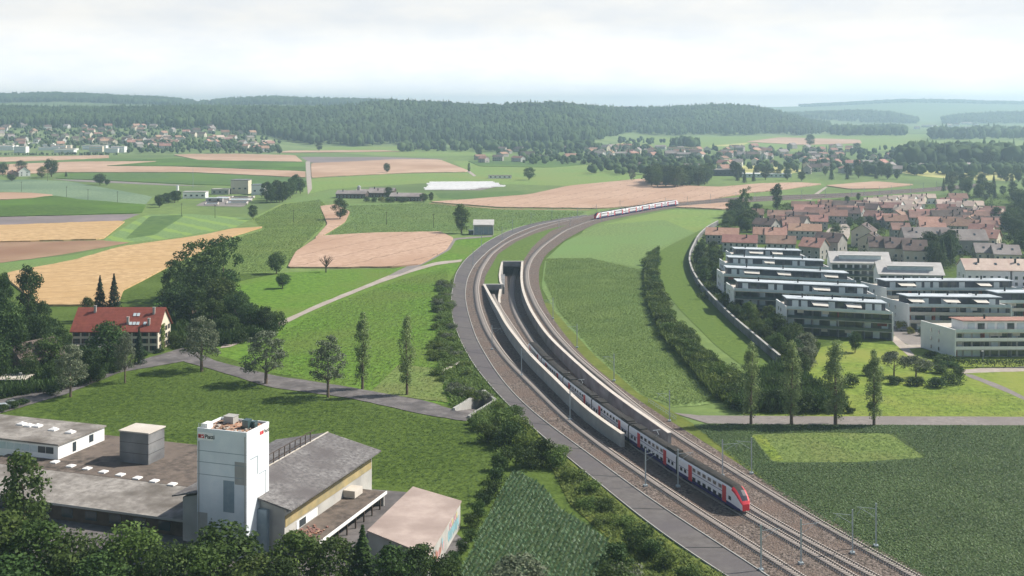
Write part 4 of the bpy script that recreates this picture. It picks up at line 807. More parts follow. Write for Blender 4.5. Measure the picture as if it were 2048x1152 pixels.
for _ in range(30000):
    u = g.uniform(-260, 1660); f = forest_foot(u)+20*math.sin(u*.05); c = crestA(u); Y = f+(c+160-f)*g.random()**.9
    if Y < f: continue
    h = g.uniform(12, 27); pts.append((at(u, Y), Y, tz(u, Y)-1, h, h*g.uniform(.45, .75)))
pts = [p for p in pts if g.random() < .72]
mass('near_hill_forest', pts, 'dense mixed forest covering the long near hillside beyond the valley', 'forest', 3, conifer=.45)
pts = []
for _ in range(15000):
    u = g.uniform(-260, 2350); Y = g.uniform(5050, 5950)
    if 385 < u < 430 and g.random() < .8: continue
    if 1835 < u < 1885: continue
    if u > 1500 and Y < 5400: continue
    h = g.uniform(18, 28); pts.append((at(u, Y), Y, tz(u, Y)-1, h, h*g.uniform(.7, 1.1)))
mass('far_ridge_forest', pts, 'hazy forest along the farther ridge line', 'forest', 4, conifer=.5)
pts = []
for _ in range(2600):
    u = g.uniform(1600, 2300); Y = 9200+g.uniform(-300, 100); 
    if g.random() < .5: h = g.uniform(15, 26); pts.append((at(u, Y), Y, tz(u, Y)-2, h, h*1.6))
mass('horizon_forest', pts, 'pale blue woods on the horizon ridge at the right', 'forest', 5, conifer=.2)
pts = []
def blob(u0, u1, y0, y1, n, h0=10, h1=18, z=None):
    for _ in range(n):
        u = g.uniform(u0, u1); y = g.uniform(y0, y1); Y = CH*F/(y-HY) if y > 250 else 5000
        for _k in range(6): Y = (CH-tz(u, Y))*F/(y-HY)
        Y = min(max(Y, 400), 5200); h = g.uniform(h0, h1); pts.append((at(u, Y), Y, tz(u, Y)-.5, h, h*g.uniform(.6, 1)))
blob(-100, 560, 254, 304, 2600, 5, 10); blob(0, 560, 255, 275, 500, 10, 17); blob(240, 560, 298, 308, 200, 6, 11); blob(-100, 240, 309.5, 310.5, 110, 3, 6)
blob(1040, 1300, 302, 330, 240, 6, 12); blob(1280, 2000, 300, 345, 430, 6, 12); blob(1150, 1300, 296, 302, 40, 8, 14); blob(1180, 1420, 326, 350, 110, 9, 15)
blob(1665, 1810, 262, 272, 260, 18, 28); blob(1340, 1400, 290, 298, 30, 14, 24); blob(1240, 1330, 282, 290, 20, 8, 14); blob(1860, 2100, 268, 280, 260, 20, 30); blob(1560, 1660, 262, 266, 60, 8, 16); blob(1690, 2000, 345, 352, 60, 9, 15); blob(800, 1180, 296, 304, 160, 12, 20); blob(1800, 2300, 316, 334, 420, 18, 30); blob(1880, 2300, 335, 352, 160, 9, 15)
def gblob(u0, u1, y0, y1, n, h0, h1):
    l = []
    for _ in range(n): p = P(g.uniform(u0, u1), g.uniform(y0, y1)); h = g.uniform(h0, h1); l.append((p.x, p.y, -.3, h, h*g.uniform(.9, 1.4)))
    return l
vp = gblob(1560, 2060, 412, 455, 60, 6, 9)+gblob(1700, 2060, 470, 530, 24, 6, 9)+gblob(1500, 2060, 412, 470, 420, 2.5, 5.5)+gblob(1640, 2060, 470, 545, 110, 2, 5)+gblob(1400, 1440, 470, 600, 60, 2, 4)+gblob(1900, 2200, 385, 420, 120, 3, 6)
V = []; rng = np.random.default_rng(77)
for x, y, z, h, w in vp: V.append(blobs_crown([(x+g.uniform(-w, w)*.3, y+g.uniform(-w, w)*.3, h*g.uniform(.3, .6), w*.33, .9) for _ in range(4)], 110, .55))
V = np.concatenate(V); obj('garden_greenery', np_mesh('garden_greenery', V, np.arange(len(V)).reshape(-1, 4), M['leaf_mid']), label='small bushes and hedges filling the gardens between the estate houses', cat='greenery', kind='stuff')
mass('village_greenery', pts, 'countless small far trees and hedges among the valley villages', 'greenery', 6, conifer=.2)
# ------------------------------------------------------------------ houses
MC = {}
def cached(key, fn):
    if key not in MC: MC[key] = fn()
    return MC[key]
def slab_roof(w, d, h, rh, ov=.5, th=.28):      # gable roof, ridge along x
    mb = MB(); y = d/2+ov; zo = h-rh*ov/(d/2)
    for s in (-1, 1):
        a, b = (-w/2-ov, s*y, zo), (w/2+ov, s*y, zo); c, e_ = (w/2+ov, 0, h+rh), (-w/2-ov, 0, h+rh)
        lo = [a, b, c, e_]; hi = [(p[0], p[1], p[2]+th) for p in lo]
        Fs = [(0, 1, 2, 3), (7, 6, 5, 4), (0, 4, 5, 1), (0, 3, 7, 4), (1, 5, 6, 2)]
        if s > 0: Fs = [tuple(reversed(f)) for f in Fs]
        mb.add(lo+hi, [tuple(reversed(f)) for f in Fs])
    return mb
def gable_body(w, d, h, rh):
    mb = MB(); x, y = w/2, d/2
    V = [(-x, -y, 0), (x, -y, 0), (x, y, 0), (-x, y, 0), (-x, -y, h), (x, -y, h), (x, y, h), (-x, y, h), (-x, 0, h+rh-.05), (x, 0, h+rh-.05)]
    mb.add(V, [(0, 1, 5, 4), (2, 3, 7, 6), (1, 2, 6, 9, 5), (3, 0, 4, 8, 7), (3, 2, 1, 0)]); return mb
def house(X, Y, w, d, h, rh, rz, wallm, roofm, label, group, name='terraced_house', cat='house', detail=True, z=0, dormer=False):
    w, d, h, rh = round(w*2)/2, round(d*2)/2, round(h*2)/2, round(rh*2)/2; k = (w, d, h, rh)
    if not detail:
        def f():
            mb = gable_body(w, d, h, rh); r = slab_roof(w, d, h, rh, .5, .25); mb.add(r.v, r.f, 1)
            for i in range(int(w/3)):
                x = -w/2+1.5+i*3
                for s in (-1, 1):
                    for zz in ([1.0, 3.6] if h > 4.5 else [1.0]): mb.box(x-.6, x+.6, s*d/2-.06, s*d/2+.06, zz, zz+1.3, 2)
            for s in (-1, 1): mb.box(s*w/2-.06, s*w/2+.06, -1.2, 1.2, 1.2, 2.6, 2)
            mb.box(w*.2-.3, w*.2+.3, -.3+1, .3+1, h+rh*.4, h+rh+.9, 0)
            return mb.mesh('house', [M[wallm], M[roofm], M['glass']])
        return obj(name, cached(('fh', k, wallm, roofm), f), None, (X, Y, z), rz, label=label, cat=cat, group=group)
    e = empty(name, (X, Y, z), rz); tag(e, label, cat, group)
    obj('wall', cached(('w', k, wallm), lambda: gable_body(w, d, h, rh).mesh('wall', M[wallm])), e)
    ro = obj('roof', cached(('r', k, roofm), lambda: slab_roof(w, d, h, rh).mesh('roof', M[roofm])), e)
    r = random.Random(int(X*7+Y)); cx = r.choice([-.3, -.15, .2, .32])*w
    obj('chimney', cached('ch', lambda: MB().box(-.35, .35, -.35, .35, 0, 2.2).box(-.45, .45, -.45, .45, 2.2, 2.35).mesh('chimney', M['black'])), ro, (cx, -d*.18, h+rh*.55))
    n = max(2, int(w/3)); wm = cached('win', lambda: MB().box(-.6, .6, -.05, .05, -.7, .7).mesh('window', M['glass']))
    fm = cached('fr', lambda: MB().box(-.72, .72, -.03, .03, -.82, .82).mesh('frame', M['white']))
    for fl in range(max(1, int(h/2.7))):
        for i in range(n):
            x = -w/2+(i+.5)*w/n; wi = obj('window', wm, e, (x, -d/2-.05, 1.5+fl*2.7)); obj('frame', fm, wi, (0, .04, 0))
        for y in (-d*.22, d*.22):
            for s in (-1, 1): obj('window', wm, e, (s*(w/2+.03), y, 1.5+fl*2.7), R(90))
    if dormer:
        for i in range(2):
            x = (-.22+.45*i)*w; obj('skylight', cached('sk', lambda: MB().box(-.5, .5, -.7, .7, 0, .16).mesh('skylight', M['glass'])), ro, (x, -d*.25, h+rh*.5+.3)).rotation_euler = (math.atan2(rh, d/2), 0, 0)
    return e
def hpx(x, yr, wpx, d, h, rh, rz, wallm, roofm, label, group, **k):        # ridge row yr in the photo, width in photo pixels
    Y = (CH-h-rh)*F/(yr-HY); return house(at(x, Y), Y, wpx*Y/F, d, h, rh, R(rz), wallm, roofm, label, group, **k)
RLAB = {'tile_terracotta': ('terracotta-roofed terraced house in the packed rows of the estate', 'terracotta-roofed terraced houses of the estate'), 'tile_brown': ('dark brown-roofed terraced house among the terracotta roofs of the estate', 'dark brown-roofed terraced houses of the estate'), 'tile_russet': ('dull russet-roofed terraced house in the packed rows of the estate', 'russet-roofed terraced houses of the estate')}
r_ = random.Random(55)
GT = 'terracotta-roofed terraced houses of the estate'; LT = 'terracotta-roofed terraced house in the packed rows of the estate'
for x, yr, w, rz in [(1445, 456, 62, -14), (1480, 470, 66, -14), (1532, 437, 42, -40), (1530, 455, 44, -14), (1552, 456, 40, -14), (1562, 472, 56, -14), (1516, 418, 22, -14), (1560, 421, 46, -14), (1556, 432, 30, -40), (1578, 430, 36, -35), (1592, 433, 44, -35), (1610, 448, 62, -14), (1580, 447, 26, -14), (1606, 403, 44, -14), (1618, 410, 56, -14), (1650, 400, 26, -14), (1640, 416, 60, -35), (1666, 420, 54, -14), (1662, 401, 36, -14), (1688, 402, 40, -20), (1704, 412, 44, -30), (1718, 401, 30, -14), (1736, 407, 40, -30),
    (1790, 430, 44, -8), (1800, 446, 34, -8), (1846, 420, 54, -8), (1892, 421, 56, -8), (1872, 434, 70, -8), (1864, 446, 48, -8), (1920, 439, 60, -20), (1972, 441, 40, -14), (1964, 449, 44, -35), (1915, 387, 34, -8), (1902, 396, 40, -8)]:
    rm_ = r_.choice(['tile_terracotta', 'tile_terracotta', 'tile_brown', 'tile_russet']); hpx(x, yr, w, 12, 5.5, 3.5, rz, r_.choice(['facade_grey', 'facade_cream', 'facade_pale']), rm_, *RLAB[rm_])
GP = 'pale-roofed terraced houses at the back of the estate'; LP = 'small pale-roofed terraced house in the rows at the back of the estate'
r_ = random.Random(77)
for i in range(34):
    x = r_.uniform(1570, 2000); yr = r_.uniform(404, 436); hpx(x, yr, r_.uniform(28, 44), 11, 5.5, 3.5, r_.choice([-14, -35, 55, -8]), r_.choice(['facade_grey', 'facade_cream', 'facade_pale']), *(lambda k: (k, *RLAB[k]))(r_.choice(['tile_terracotta', 'tile_brown', 'tile_russet'])))
for i, (x, yr, w) in enumerate([(1742, 396, 26), (1761, 394, 26), (1781, 392, 26), (1800, 391, 26), (1819, 390, 26), (1837, 389, 26), (1856, 388, 26), (1722, 405, 30), (1745, 404, 30), (1768, 403, 30), (1790, 401, 30), (1812, 400, 30), (1833, 399, 28), (1808, 411, 34), (1828, 409, 28), (1890, 399, 32), (1905, 405, 36), (1932, 403, 34), (1950, 402, 30), (1780, 407, 28), (1975, 415, 30), (1990, 418, 30), (1962, 414, 26)]):
    hpx(x, yr, w, 10, 5, 3, -38 if i % 3 else -10, 'facade_cream' if i % 2 else 'facade_white', 'tile_pale', LP, GP)
for x, yr, w, d, h, rh, rz, wm, rm, lb in [
    (1660, 466, 52, 13, 8, 4, -38, 'facade_grey', 'tile_brown', 'grey gabled house with brown roof left of the estate street'),
    (1628, 476, 44, 12, 7, 4, -38, 'facade_grey', 'tile_terracotta', 'grey gabled house directly behind the upper flat-roofed block'),
    (1728, 447, 46, 12, 9, 4, 62, 'facade_cream', 'tile_brown', 'tall narrow cream house with red-brown roof right of the estate street'),
    (1742, 465, 40, 12, 8, 3.5, 62, 'facade_cream', 'tile_brown', 'cream gabled house before the tall narrow one right of the street'),
    (1764, 474, 52, 14, 8, 4.5, -12, 'facade_cream', 'tile_brown', 'dark-roofed house at the left end of the cream row'),
    (1795, 476, 50, 14, 8, 4.5, -12, 'facade_cream', 'tile_brown', 'dark-roofed house in the middle of the cream row'),
    (1828, 480, 46, 14, 8, 4.5, -12, 'facade_cream', 'tile_brown', 'dark-roofed house at the right end of the cream row'),
    (1850, 455, 90, 15, 8, 5, -6, 'facade_grey', 'tile_grey', 'left half of the long grey-brown roofed block'),
    (1925, 459, 84, 15, 8, 5, -6, 'facade_grey', 'tile_grey', 'right half of the long grey-brown roofed block'),
    (1977, 459, 40, 12, 9, 4, -35, 'facade_cream', 'tile_terracotta', 'brick-toned gabled house at the right end of the long block'),
    (1978, 487, 56, 13, 6, 4, -12, 'facade_cream', 'tile_grey', 'house with large patched grey roof at the right'),
    (2010, 490, 50, 13, 6, 4, -12, 'facade_cream', 'tile_grey', 'grey-roofed house beside the patched roof at the right edge')]:
    hpx(x, yr, w, d, h, rh, rz, wm, rm, lb, None, name='gabled_house', dormer=True)
for x, yr, w, lb in [(1966, 518, 84, 'white house with bright orange tiled roof behind the right blocks'), (2045, 519, 60, 'white house with orange tiled roof cut by the right edge')]:
    hpx(x, yr, w, 15, 7.5, 4, -6, 'facade_white', 'tile_pale', lb, None, name='gabled_house', dormer=True)
# white gabled blocks with glass fronts
def glass_block(x0, x1, yr, h, rh, d, rz, label):
    Y = (CH-h-rh)*F/(yr-HY); w = (x1-x0)*Y/F; e = empty('apartment_block', (at((x0+x1)/2, Y), Y, 0), R(rz)); tag(e, label, 'apartment block')
    gable_body(w, d, h, rh).build('wall', M['facade_white'], e); r = slab_roof(w, d, h, rh, .7, .25).build('roof', M['zinc'], e)
    n = int(w/3.2)
    for fl in range(int(h/2.8)):
        MB().box(-w/2+.5, w/2-.5, -d/2-1.4, -d/2, fl*2.8+.05, fl*2.8+.25).build('balcony', M['concrete'], e)
        MB().box(-w/2+.5, w/2-.5, -d/2-1.42, -d/2-1.36, fl*2.8+.254, fl*2.8+1.2).build('railing', M['green_glass'], e)
        for i in range(n):
            xx = -w/2+(i+.5)*w/n; o = obj('window', cached('wbig', lambda: MB().box(-1.2, 1.2, -.06, .06, 0, 2.1).mesh('window', M['glass'])), e, (xx, -d/2-.06, fl*2.8+.4))
    MB().box(-w*.36, w*.36, -d*.36, -d*.25, h+.6, h+rh*.55+.9).build('dormer_glazing', M['glass_pale'], e)
    MB().box(-w*.37, w*.37, -d*.40, -d*.22, h+rh*.55+.904, h+rh*.55+1.1).build('dormer_roof', M['zinc'], e)
    for y in (-d*.2, d*.15):
        for fl in range(2): obj('window', cached('win', None), e, (-w/2-.03, y, 2+fl*3), R(90))
    return e
glass_block(1660, 1772, 504, 9, 4, 15, -8, 'white gabled block with pale metal roof and dark glass front, farther of two')
glass_block(1755, 1876, 525, 9, 4, 15, -8, 'white gabled block with pale metal roof and glass front, nearer of two')
# terraced flat-roofed apartment blocks
def terrace(fl_, fr_, top, depth, label, group, back=(0.0, 1.0), red=False, floors=3, over=4.0, end='facade_white', seed=1, sails=2, rail='green_glass'):
    # fl_, fr_: photo points of the top front edge of the set-back storey (left, right)
    r = random.Random(seed)
    A = P(*fl_, top); B = P(*fr_, top); u = (B-A); L = u.length; u.normalize(); u.z = 0; v = Vector((back[0], back[1], 0)).normalized()
    O = A-u*over*.5; O.z = 0
    e = empty('apartment_block', O); tag(e, label, 'apartment block', group)
    def q(a, b): p = u*a+v*b; return (p.x, p.y)
    def pr(name, m, a0, a1, b0, b1, z0, z1, par=e, mt=None): return MB().prism([q(a0, b0), q(a1, b0), q(a1, b1), q(a0, b1)], z0, z1).build(name, M[m], par)
    LL = L+over; hh = top-3.3; fh = hh/floors
    pr('body', 'grey_cladding' if red else 'dark_cladding', .45, LL-.45, -1.2, depth, 0, hh-.3)
    pr('end_wall', end, 0, .44, -3.0, depth+.02, 0, hh+.9); pr('end_wall', end, LL-.44, LL, -3.0, depth+.02, 0, hh+.5)
    for f in range(1, floors+1):
        z = f*fh; pr('balcony_slab', 'concrete_light' if f == floors else 'concrete', .45, LL-.45, -3.0, -1.203 if f < floors else depth-.1, z-.28, z)
        pr('balcony_railing', 'glass_pale' if f == floors else rail, .45, LL-.45, -3.02, -2.94, z+.004, z+1.0)
    n = int(LL/3.0); pw = MB().prism([q(-1.1, -.06), q(1.1, -.06), q(1.1, .06), q(-1.1, .06)], 0, fh-.8).mesh('window', M['glass']); pl_ = MB().prism([q(-1.1, -.06), q(1.1, -.06), q(1.1, .06), q(-1.1, .06)], 0, fh-.8).mesh('window', M['glass_pale'])
    for f in range(floors):
        for i in range(n):
            a = .8+(i+.5)*(LL-1.6)/n; p = q(a, -1.27); obj('window', pw if r.random() < .66 else pl_, e, (p[0], p[1], f*fh+.35))
        for i in range(0, n+1, 3):
            a = .8+i*(LL-1.6)/n; pr('party_wall', r.choice(['tile_red', 'concrete_dark', 'concrete_dark', 'concrete']), a-.12, a+.08, -2.9, -1.204, f*fh+.004, f*fh+fh-.3)
    o2 = over*.5; pr('penthouse', 'facade_white' if red else 'dark_cladding', o2+.6, o2+L-.5, .6, 6.2, hh+.004, top-.32)
    rf = pr('roof', 'tile_terracotta' if red else 'roof_blue', o2, o2+L, -.2, 6.8, top-.3, top)
    n2 = int(L/3.4)
    for i in range(n2):
        a = o2+1.6+(i+.5)*(L-3)/n2; p = q(a, .52)
        if r.random() < .82: obj('window', pl_ if r.random() < .62 else pw, e, (p[0], p[1], hh+.35))
    for i in range(3):
        a = o2+L*(i+.6)/3.3; pr('chimney', 'black', a-.2, a+.2, 3, 3.4, top+.004, top+1.4, rf)
    for i in range(4):
        a = r.uniform(1.5, LL-1.5); pr('planter', 'leaf_mid', a-.9, a+.9, -2.7, -2.2, hh+.01, hh+r.uniform(.5, .9))
    for i in range(7):                     # blinds and balcony furniture
        a = r.uniform(2, LL-2); f = r.randrange(floors); pr('blind', r.choice(['sail', 'white', 'tile_red', 'sail']), a-1.1, a+1.1, -1.42, -1.345, f*fh+fh-1.5, f*fh+fh-.45)
    for i in range(5):
        a = r.uniform(2, LL-2); pr('balcony_furniture', r.choice(['brown_wood', 'white', 'concrete']), a-.5, a+.5, -2.5, -1.8, hh+.01, hh+.75)
    for i in range(sails):
        a = o2+(i+r.uniform(.2, .7))*L/sails; w = r.uniform(2.4, 3.6); mb = MB(); z = top-.8
        P0 = [(*q(a-w, .4), z), (*q(a+w, .4), z-.1), (*q(a+w*.8, -2.6), z-1.0), (*q(a-w*.9, -2.5), z-.9)]; mb.add(P0+[(x_, y_, z_-.05) for x_, y_, z_ in P0], [(3, 2, 1, 0), (4, 5, 6, 7)]+[(k, (k+1) % 4, 4+(k+1) % 4, 4+k) for k in range(4)]); mb.build('sunshade', M['sail'], e)
    # small windows of the end wall
    for b in (depth*.35, depth*.62):
        for f in range(floors):
            p = q(-.03, b); c_ = MB().box(-.05, .05, -.45, .45, 0, 1.2); c_.build('window', M['glass'], e).location = (p[0], p[1], f*fh+.9)
    return e
TG = 'flat-roofed stepped blocks nearest the noise wall'
for i, (a, b, lb) in enumerate([((1573, 596), (1775, 606), 'nearest of the stepped flat-roofed blocks, standing above the sunny lawn'), ((1474, 562), (1738, 573.6), 'second stepped flat-roofed block from the lawn'), ((1453, 534.6), (1698, 546), 'third stepped flat-roofed block from the lawn'), ((1457, 514), (1650, 521.5), 'fourth stepped flat-roofed block from the lawn'), ((1469, 497), (1603, 501), 'farthest and shortest stepped flat-roofed block by the terracotta roofs')]):
    terrace(a, b, 12.5, 12, lb, TG, seed=i+3, floors=3, over=4 if i else 2, sails=[2, 1, 3, 1, 2][i])
terrace((1815, 592), (2004, 594), 12.0, 14, 'white flat-roofed block with two square sails behind the corner block', None, back=(-.28, .96), seed=21, over=3, sails=3, rail='concrete_light')
terrace((1770, 561), (2028, 561), 12.5, 14, 'long white flat-roofed block behind the one with square sails', None, back=(-.28, .96), seed=22, over=3, sails=2, rail='concrete_light')
terrace((1995, 585), (2140, 585), 12.0, 14, 'white flat-roofed block cut off by the right edge', None, back=(-.28, .96), seed=25, over=3, sails=1, rail='concrete_light')
ee = terrace((1925, 641), (2240, 640), 11.5, 14, 'white corner block with thin red tiled roof and planted balconies at the right edge', None, back=(-.3, .95), red=True, rail='white', seed=23, over=9, floors=3, sails=0)
# ------------------------------------------------------------------ farmhouse
e = empty('farmhouse', (-129.5, 382, 0)); tag(e, 'old three-storey farmhouse with long red tiled roof beside the village road', 'farmhouse'); w, d, h, rh = 28, 14, 7.2, 6.2
gable_body(w, d, h, rh).build('wall', M['facade_cream'], e); ro = slab_roof(w, d, h, rh, .6, .3).build('roof', M['tile_red'], e)
for x, y in [(-8.4, -1.5), (11.2, -2.0), (10.6, -5.4), (3.6, -5)]:
    z = h+rh*(1-abs(y)/7); MB().box(x-.35, x+.35, y-.35, y+.35, z-.3, z+2.2).box(x-.45, x+.45, y-.45, y+.45, z+2.2, z+2.4).build('chimney', M['facade_grey'], ro)
for x, y in [(5, -2.4), (6.2, -2.4), (4.5, -5.1), (5.7, -5.1), (6.9, -5.1), (9.2, -5.1)]:
    o = MB().box(-.45, .45, -.6, .6, 0, .14).build('skylight', M['glass_pale'], ro); o.location = (x, y, h+rh*(1-abs(y)/7)+.33); o.rotation_euler = (math.atan2(rh, 7), 0, 0)
wm = MB().box(-.5, .5, -.05, .05, -.75, .75).mesh('window', M['glass']); sm = MB().box(-.28, .28, -.04, .04, -.78, .78).mesh('shutter', M['brown_wood'])
for fl in range(3):
    for i in range(10):
        x = -w/2+1.5+i*(w-3)/9; wi = obj('window', wm, e, (x, -d/2-.05, 1.5+fl*2.35))
        for s in (-1, 1): obj('shutter', sm, wi, (s*.82, 0, 0))
    for y in (-4.5, -1.5, 2, 5): wi = obj('window', wm, e, (w/2+.05, y, 1.5+fl*2.5), R(90)); [obj('shutter', sm, wi, (s*.82, 0, 0)) for s in (-1, 1)]
obj('door', MB().box(-.6, .6, -.06, .06, 0, 2.2).mesh('door', M['brown_wood']), e, (w/2+.06, .2, 0), R(90))
rng = np.random.default_rng(5); n = 900; ps = np.stack([np.full(n, w/2+.25)+rng.uniform(-.1, .35, n), rng.uniform(-4.2, -.6, n), rng.random(n)**.8*8.5], 1); nr = rng.normal(size=(n, 3)); nr[:, 0] += 2; nr /= np.linalg.norm(nr, axis=1)[:, None]
V = leaf_quads(ps, nr, .42); o = obj('climbing_plant', np_mesh('climber', V, np.arange(len(V)).reshape(-1, 4), M['leaf_light']), None, (-129.5, 382, 0)); tag(o, 'green climbing plant covering the right gable of the farmhouse', 'climber')
house(at(85, 345)-6, 352, 15, 10, 4, 4.5, R(62), 'brown_wood', 'tile_brown', 'brown barn roof half hidden by dark trees left of the farmhouse', None, name='barn', cat='barn')
e = empty('shed', (at(128, 372), 372, 0)); tag(e, 'low grey lean-to shed at the left end of the farmhouse', 'shed'); MB().box(-5, 4, -3, 3, 0, 2.8).build('wall', M['brown_wood'], e); MB().box(-5.4, 4.4, -3.4, 3.4, 2.804, 3.0).build('roof', M['tile_grey'], e)
# garden wall / car park corner at the left edge
e = empty('garage_roof', P(0, 772)); tag(e, 'flat garage roof with white edge at the left frame edge', 'garage'); MB().box(-14, 8, -3, 3, 0, 2.4).build('wall', M['concrete_dark'], e); MB().box(-14.4, 8.4, -3.4, 3.4, 2.404, 2.7).build('roof', M['concrete_light'], e)
# ------------------------------------------------------------------ cars
def car(X, Y, rz, label, group='cars in the estate street and car parks'):
    e = empty('parked_car', (X, Y, .03), rz); tag(e, label, 'car', group)
    def body():
        mb = MB(); prof = [(-2.1, .35), (-2.1, .85), (-1.5, 1.0), (-1.1, 1.45), (.7, 1.45), (1.3, .98), (2.05, .85), (2.15, .35)]; V = [(x, -.85, z) for x, z in prof]+[(x, .85, z) for x, z in prof]; n = 8
        mb.add(V, [tuple(range(n)), tuple(range(n, 2*n))[::-1]]+[(i, n+i, n+(i+1) % n, (i+1) % n) for i in range(n)]); return mb.mesh('body', M['car_paint'])
    obj('body', cached('carb', body), e); obj('window', cached('carw', lambda: MB().box(-1.0, .7, -.87, .87, 1.0, 1.36).mesh('window', M['glass'])), e)
    for x in (-1.35, 1.35):
        for y in (-.8, .8): obj('wheel', cached('carwh', lambda: MB().tube((0, -.1, 0), (0, .1, 0), .33, .33, 10).mesh('wheel', M['rubber'])), e, (x, y, .33))
for i, (x, y, a) in enumerate([(1800, 645, 0), (1812, 652, 0), (1825, 648, 0), (1838, 655, 10), (1808, 662, 0), (1648, 505, 70), (1662, 488, 70), (1668, 470, 70), (1655, 497, 70), (1990, 572, 0), (5, 818, 20), (22, 812, 20), (1672, 460, 70), (1300, 366, 0)][:13]):
    p = P(x, y); car(p.x, p.y, R(a), 'parked car near the dark hedges at the left edge' if x < 50 else 'parked car between the estate buildings', 'cars at the left edge' if x < 50 else 'cars parked in the estate')
# ------------------------------------------------------------------ noise wall of the estate
nq = smooth_line([P2(*p) for p in [(1436, 450), (1414, 462), (1396, 480), (1381, 512), (1378, 530), (1385, 553), (1402, 582), (1426, 608), (1464, 647), (1506, 683), (1560, 730)]], 5, 2)
e = empty('noise_wall', (0, 0, 0)); tag(e, 'long curved dark noise barrier between grass strip and estate', 'noise barrier')
strip('wall_body', nq, .5, -.1, 3.0, M['concrete_dark'], e); strip('coping', nq, .8, 2.904, .18, M['concrete'], e)
# ------------------------------------------------------------------ industrial complex (all on one 18.5 degree grid)
TH = -R(18.5)
OX, OY = -46.8, 202.8
def lw(a, b): return (OX+a*math.cos(TH)-b*math.sin(TH), OY+a*math.sin(TH)+b*math.cos(TH))
def lc(X, Y): dx, dy = X-OX, Y-OY; return (dx*math.cos(TH)+dy*math.sin(TH), -dx*math.sin(TH)+dy*math.cos(TH))
def grp(name, label, cat): e = empty(name, (OX, OY, 0), TH); tag(e, label, cat); return e
e = grp('factory_tower', 'tall white concrete tower with rubble on its roof and lettering near the top', 'tower')
TW, TD, TT = 10.1, 7.6, 22.5
MB().box(-TW, 0, 0, TD, 0, TT-.4).build('wall', M['tower_white'], e)
mb = MB()
for x0, x1, y0, y1 in ((-TW-.02, .02, -.02, .22), (-TW-.02, .02, TD-.22, TD+.02), (-TW-.02, -TW+.22, .22, TD-.22), (-.22, .02, .22, TD-.22)): mb.box(x0, x1, y0, y1, TT-.396, TT+.15)
mb.build('parapet', M['tower_white'], e)
ro = MB().box(-TW+.24, -.24, .24, TD-.24, TT-.396, TT-.25).build('roof', M['debris'], e)
mb = MB(); r_ = random.Random(9)
for i in range(130):
    a, b, s = r_.uniform(-TW+.5, -.5), r_.uniform(.5, TD-.5), r_.uniform(.08, .28); mb.box(-s, s, -s*.6, s*.6, 0, s*.7, r_.randrange(3), Matrix.Translation((a, b, TT-.24))@Matrix.Rotation(r_.uniform(0, 3), 4, 'Z'))
mb.build('rubble', [M['debris'], M['brown_wood'], M['concrete_light']], e, kind='stuff')
MB().box(-8.0, -6.0, 5.2, 7.0, TT-.24, TT+1.0).box(-8.1, -5.9, 5.1, 7.1, TT+1.004, TT+1.1).build('roof_housing', M['concrete'], e)
MB().box(-2.9, -1.7, 3.2, 4.6, TT-.24, TT+1.3).box(-1.68, -.9, 4.2, 5.2, TT-.24, TT+.9).build('roof_housing', M['green_glass'], e)
MB().box(-9.6, -8.4, .6, 2.4, TT-.24, TT+.8).build('roof_housing', M['white'], e)
mb = MB()
for a in np.arange(-9.9, -8.4, .3): mb.tube((a, .1, TT+.1), (a, .1, TT+1.0), .04, .04, 4)
mb.build('guard_rail', M['steel'], e)
for z in (18.6, 16.6, 14.4): MB().box(-TW, 0, -.035, 0, z, z+.09).build('panel_joint', M['panel_blue'], e)
MB().box(-4.7, -2.5, -.05, -.004, 8.2, 13.8).build('blind_panel', M['panel_blue'], e); MB().box(-2.4, -.05, -.03, -.004, 13.3, 17.3).build('faded_panel', M['concrete'], e); MB().box(-TW+.1, -8.0, -.03, -.004, 3.0, 7.6).build('faded_panel', M['concrete'], e)
for y0, z0, z1 in ((1.2, 14.3, 17.6), (4.0, 9.4, 14.2), (3.6, 4.6, 8.0)):
    MB().box(.004, .05, y0, y0+2.5, z1-.1, z1).box(.004, .05, y0+2.4, y0+2.5, z0, z1-.1).build('window_frame', M['panel_blue'], e)
MB().box(.004, .03, 3.9, 6.2, 9.4, 13.9).build('faded_panel', M['white'], e)
MB().box(-.35, -.2, -.16, -.036, 0, TT-.6).box(-TW+.3, -TW+.42, -.14, -.036, 0, TT-2.2).build('downpipe', M['concrete'], e)
MB().box(.004, .04, 3.9, 6.0, .5, 2.6).build('door', M['brown_wood'], e)
def text(s, size, m, parent, loc, rot, name='lettering', ext=.012):
    cu = bpy.data.curves.new(name, 'FONT'); cu.body = s; cu.size = size; cu.extrude = ext; cu.offset = size*.022; o = bpy.data.objects.new(name, cu); C.objects.link(o)
    dg = bpy.context.evaluated_depsgraph_get(); dg.update(); me = bpy.data.meshes.new_from_object(o.evaluated_get(dg)); bpy.data.objects.remove(o)
    me.materials.clear(); me.materials.append(M[m]); q = bpy.data.objects.new(name, me); C.objects.link(q); q.parent = parent; q.location = loc; q.rotation_euler = rot; return q
sg = MB().box(-9.95, -6.85, -.03, -.004, TT-1.95, TT-.55).build('sign', M['white'], e)
for k, x in enumerate((-9.88, -9.22)):
    MB().box(x, x+.58, -.045, -.032, TT-1.6, TT-.95).build('emblem', M['red_sign'], sg); MB().box(x+.05, x+.34, -.055, -.046, TT-1.45, TT-1.28).box(x+.25, x+.5, -.055, -.046, TT-1.25, TT-1.12).build('emblem_mark', M['black' if k == 0 else 'white'], sg)
text('Piatti', 1.0, 'black', sg, (-8.55, -.035, TT-1.6), (R(90), 0, 0))
sg = MB().box(.004, .03, 4.4, 7.55, TT-1.75, TT-.45).build('sign', M['white'], e)
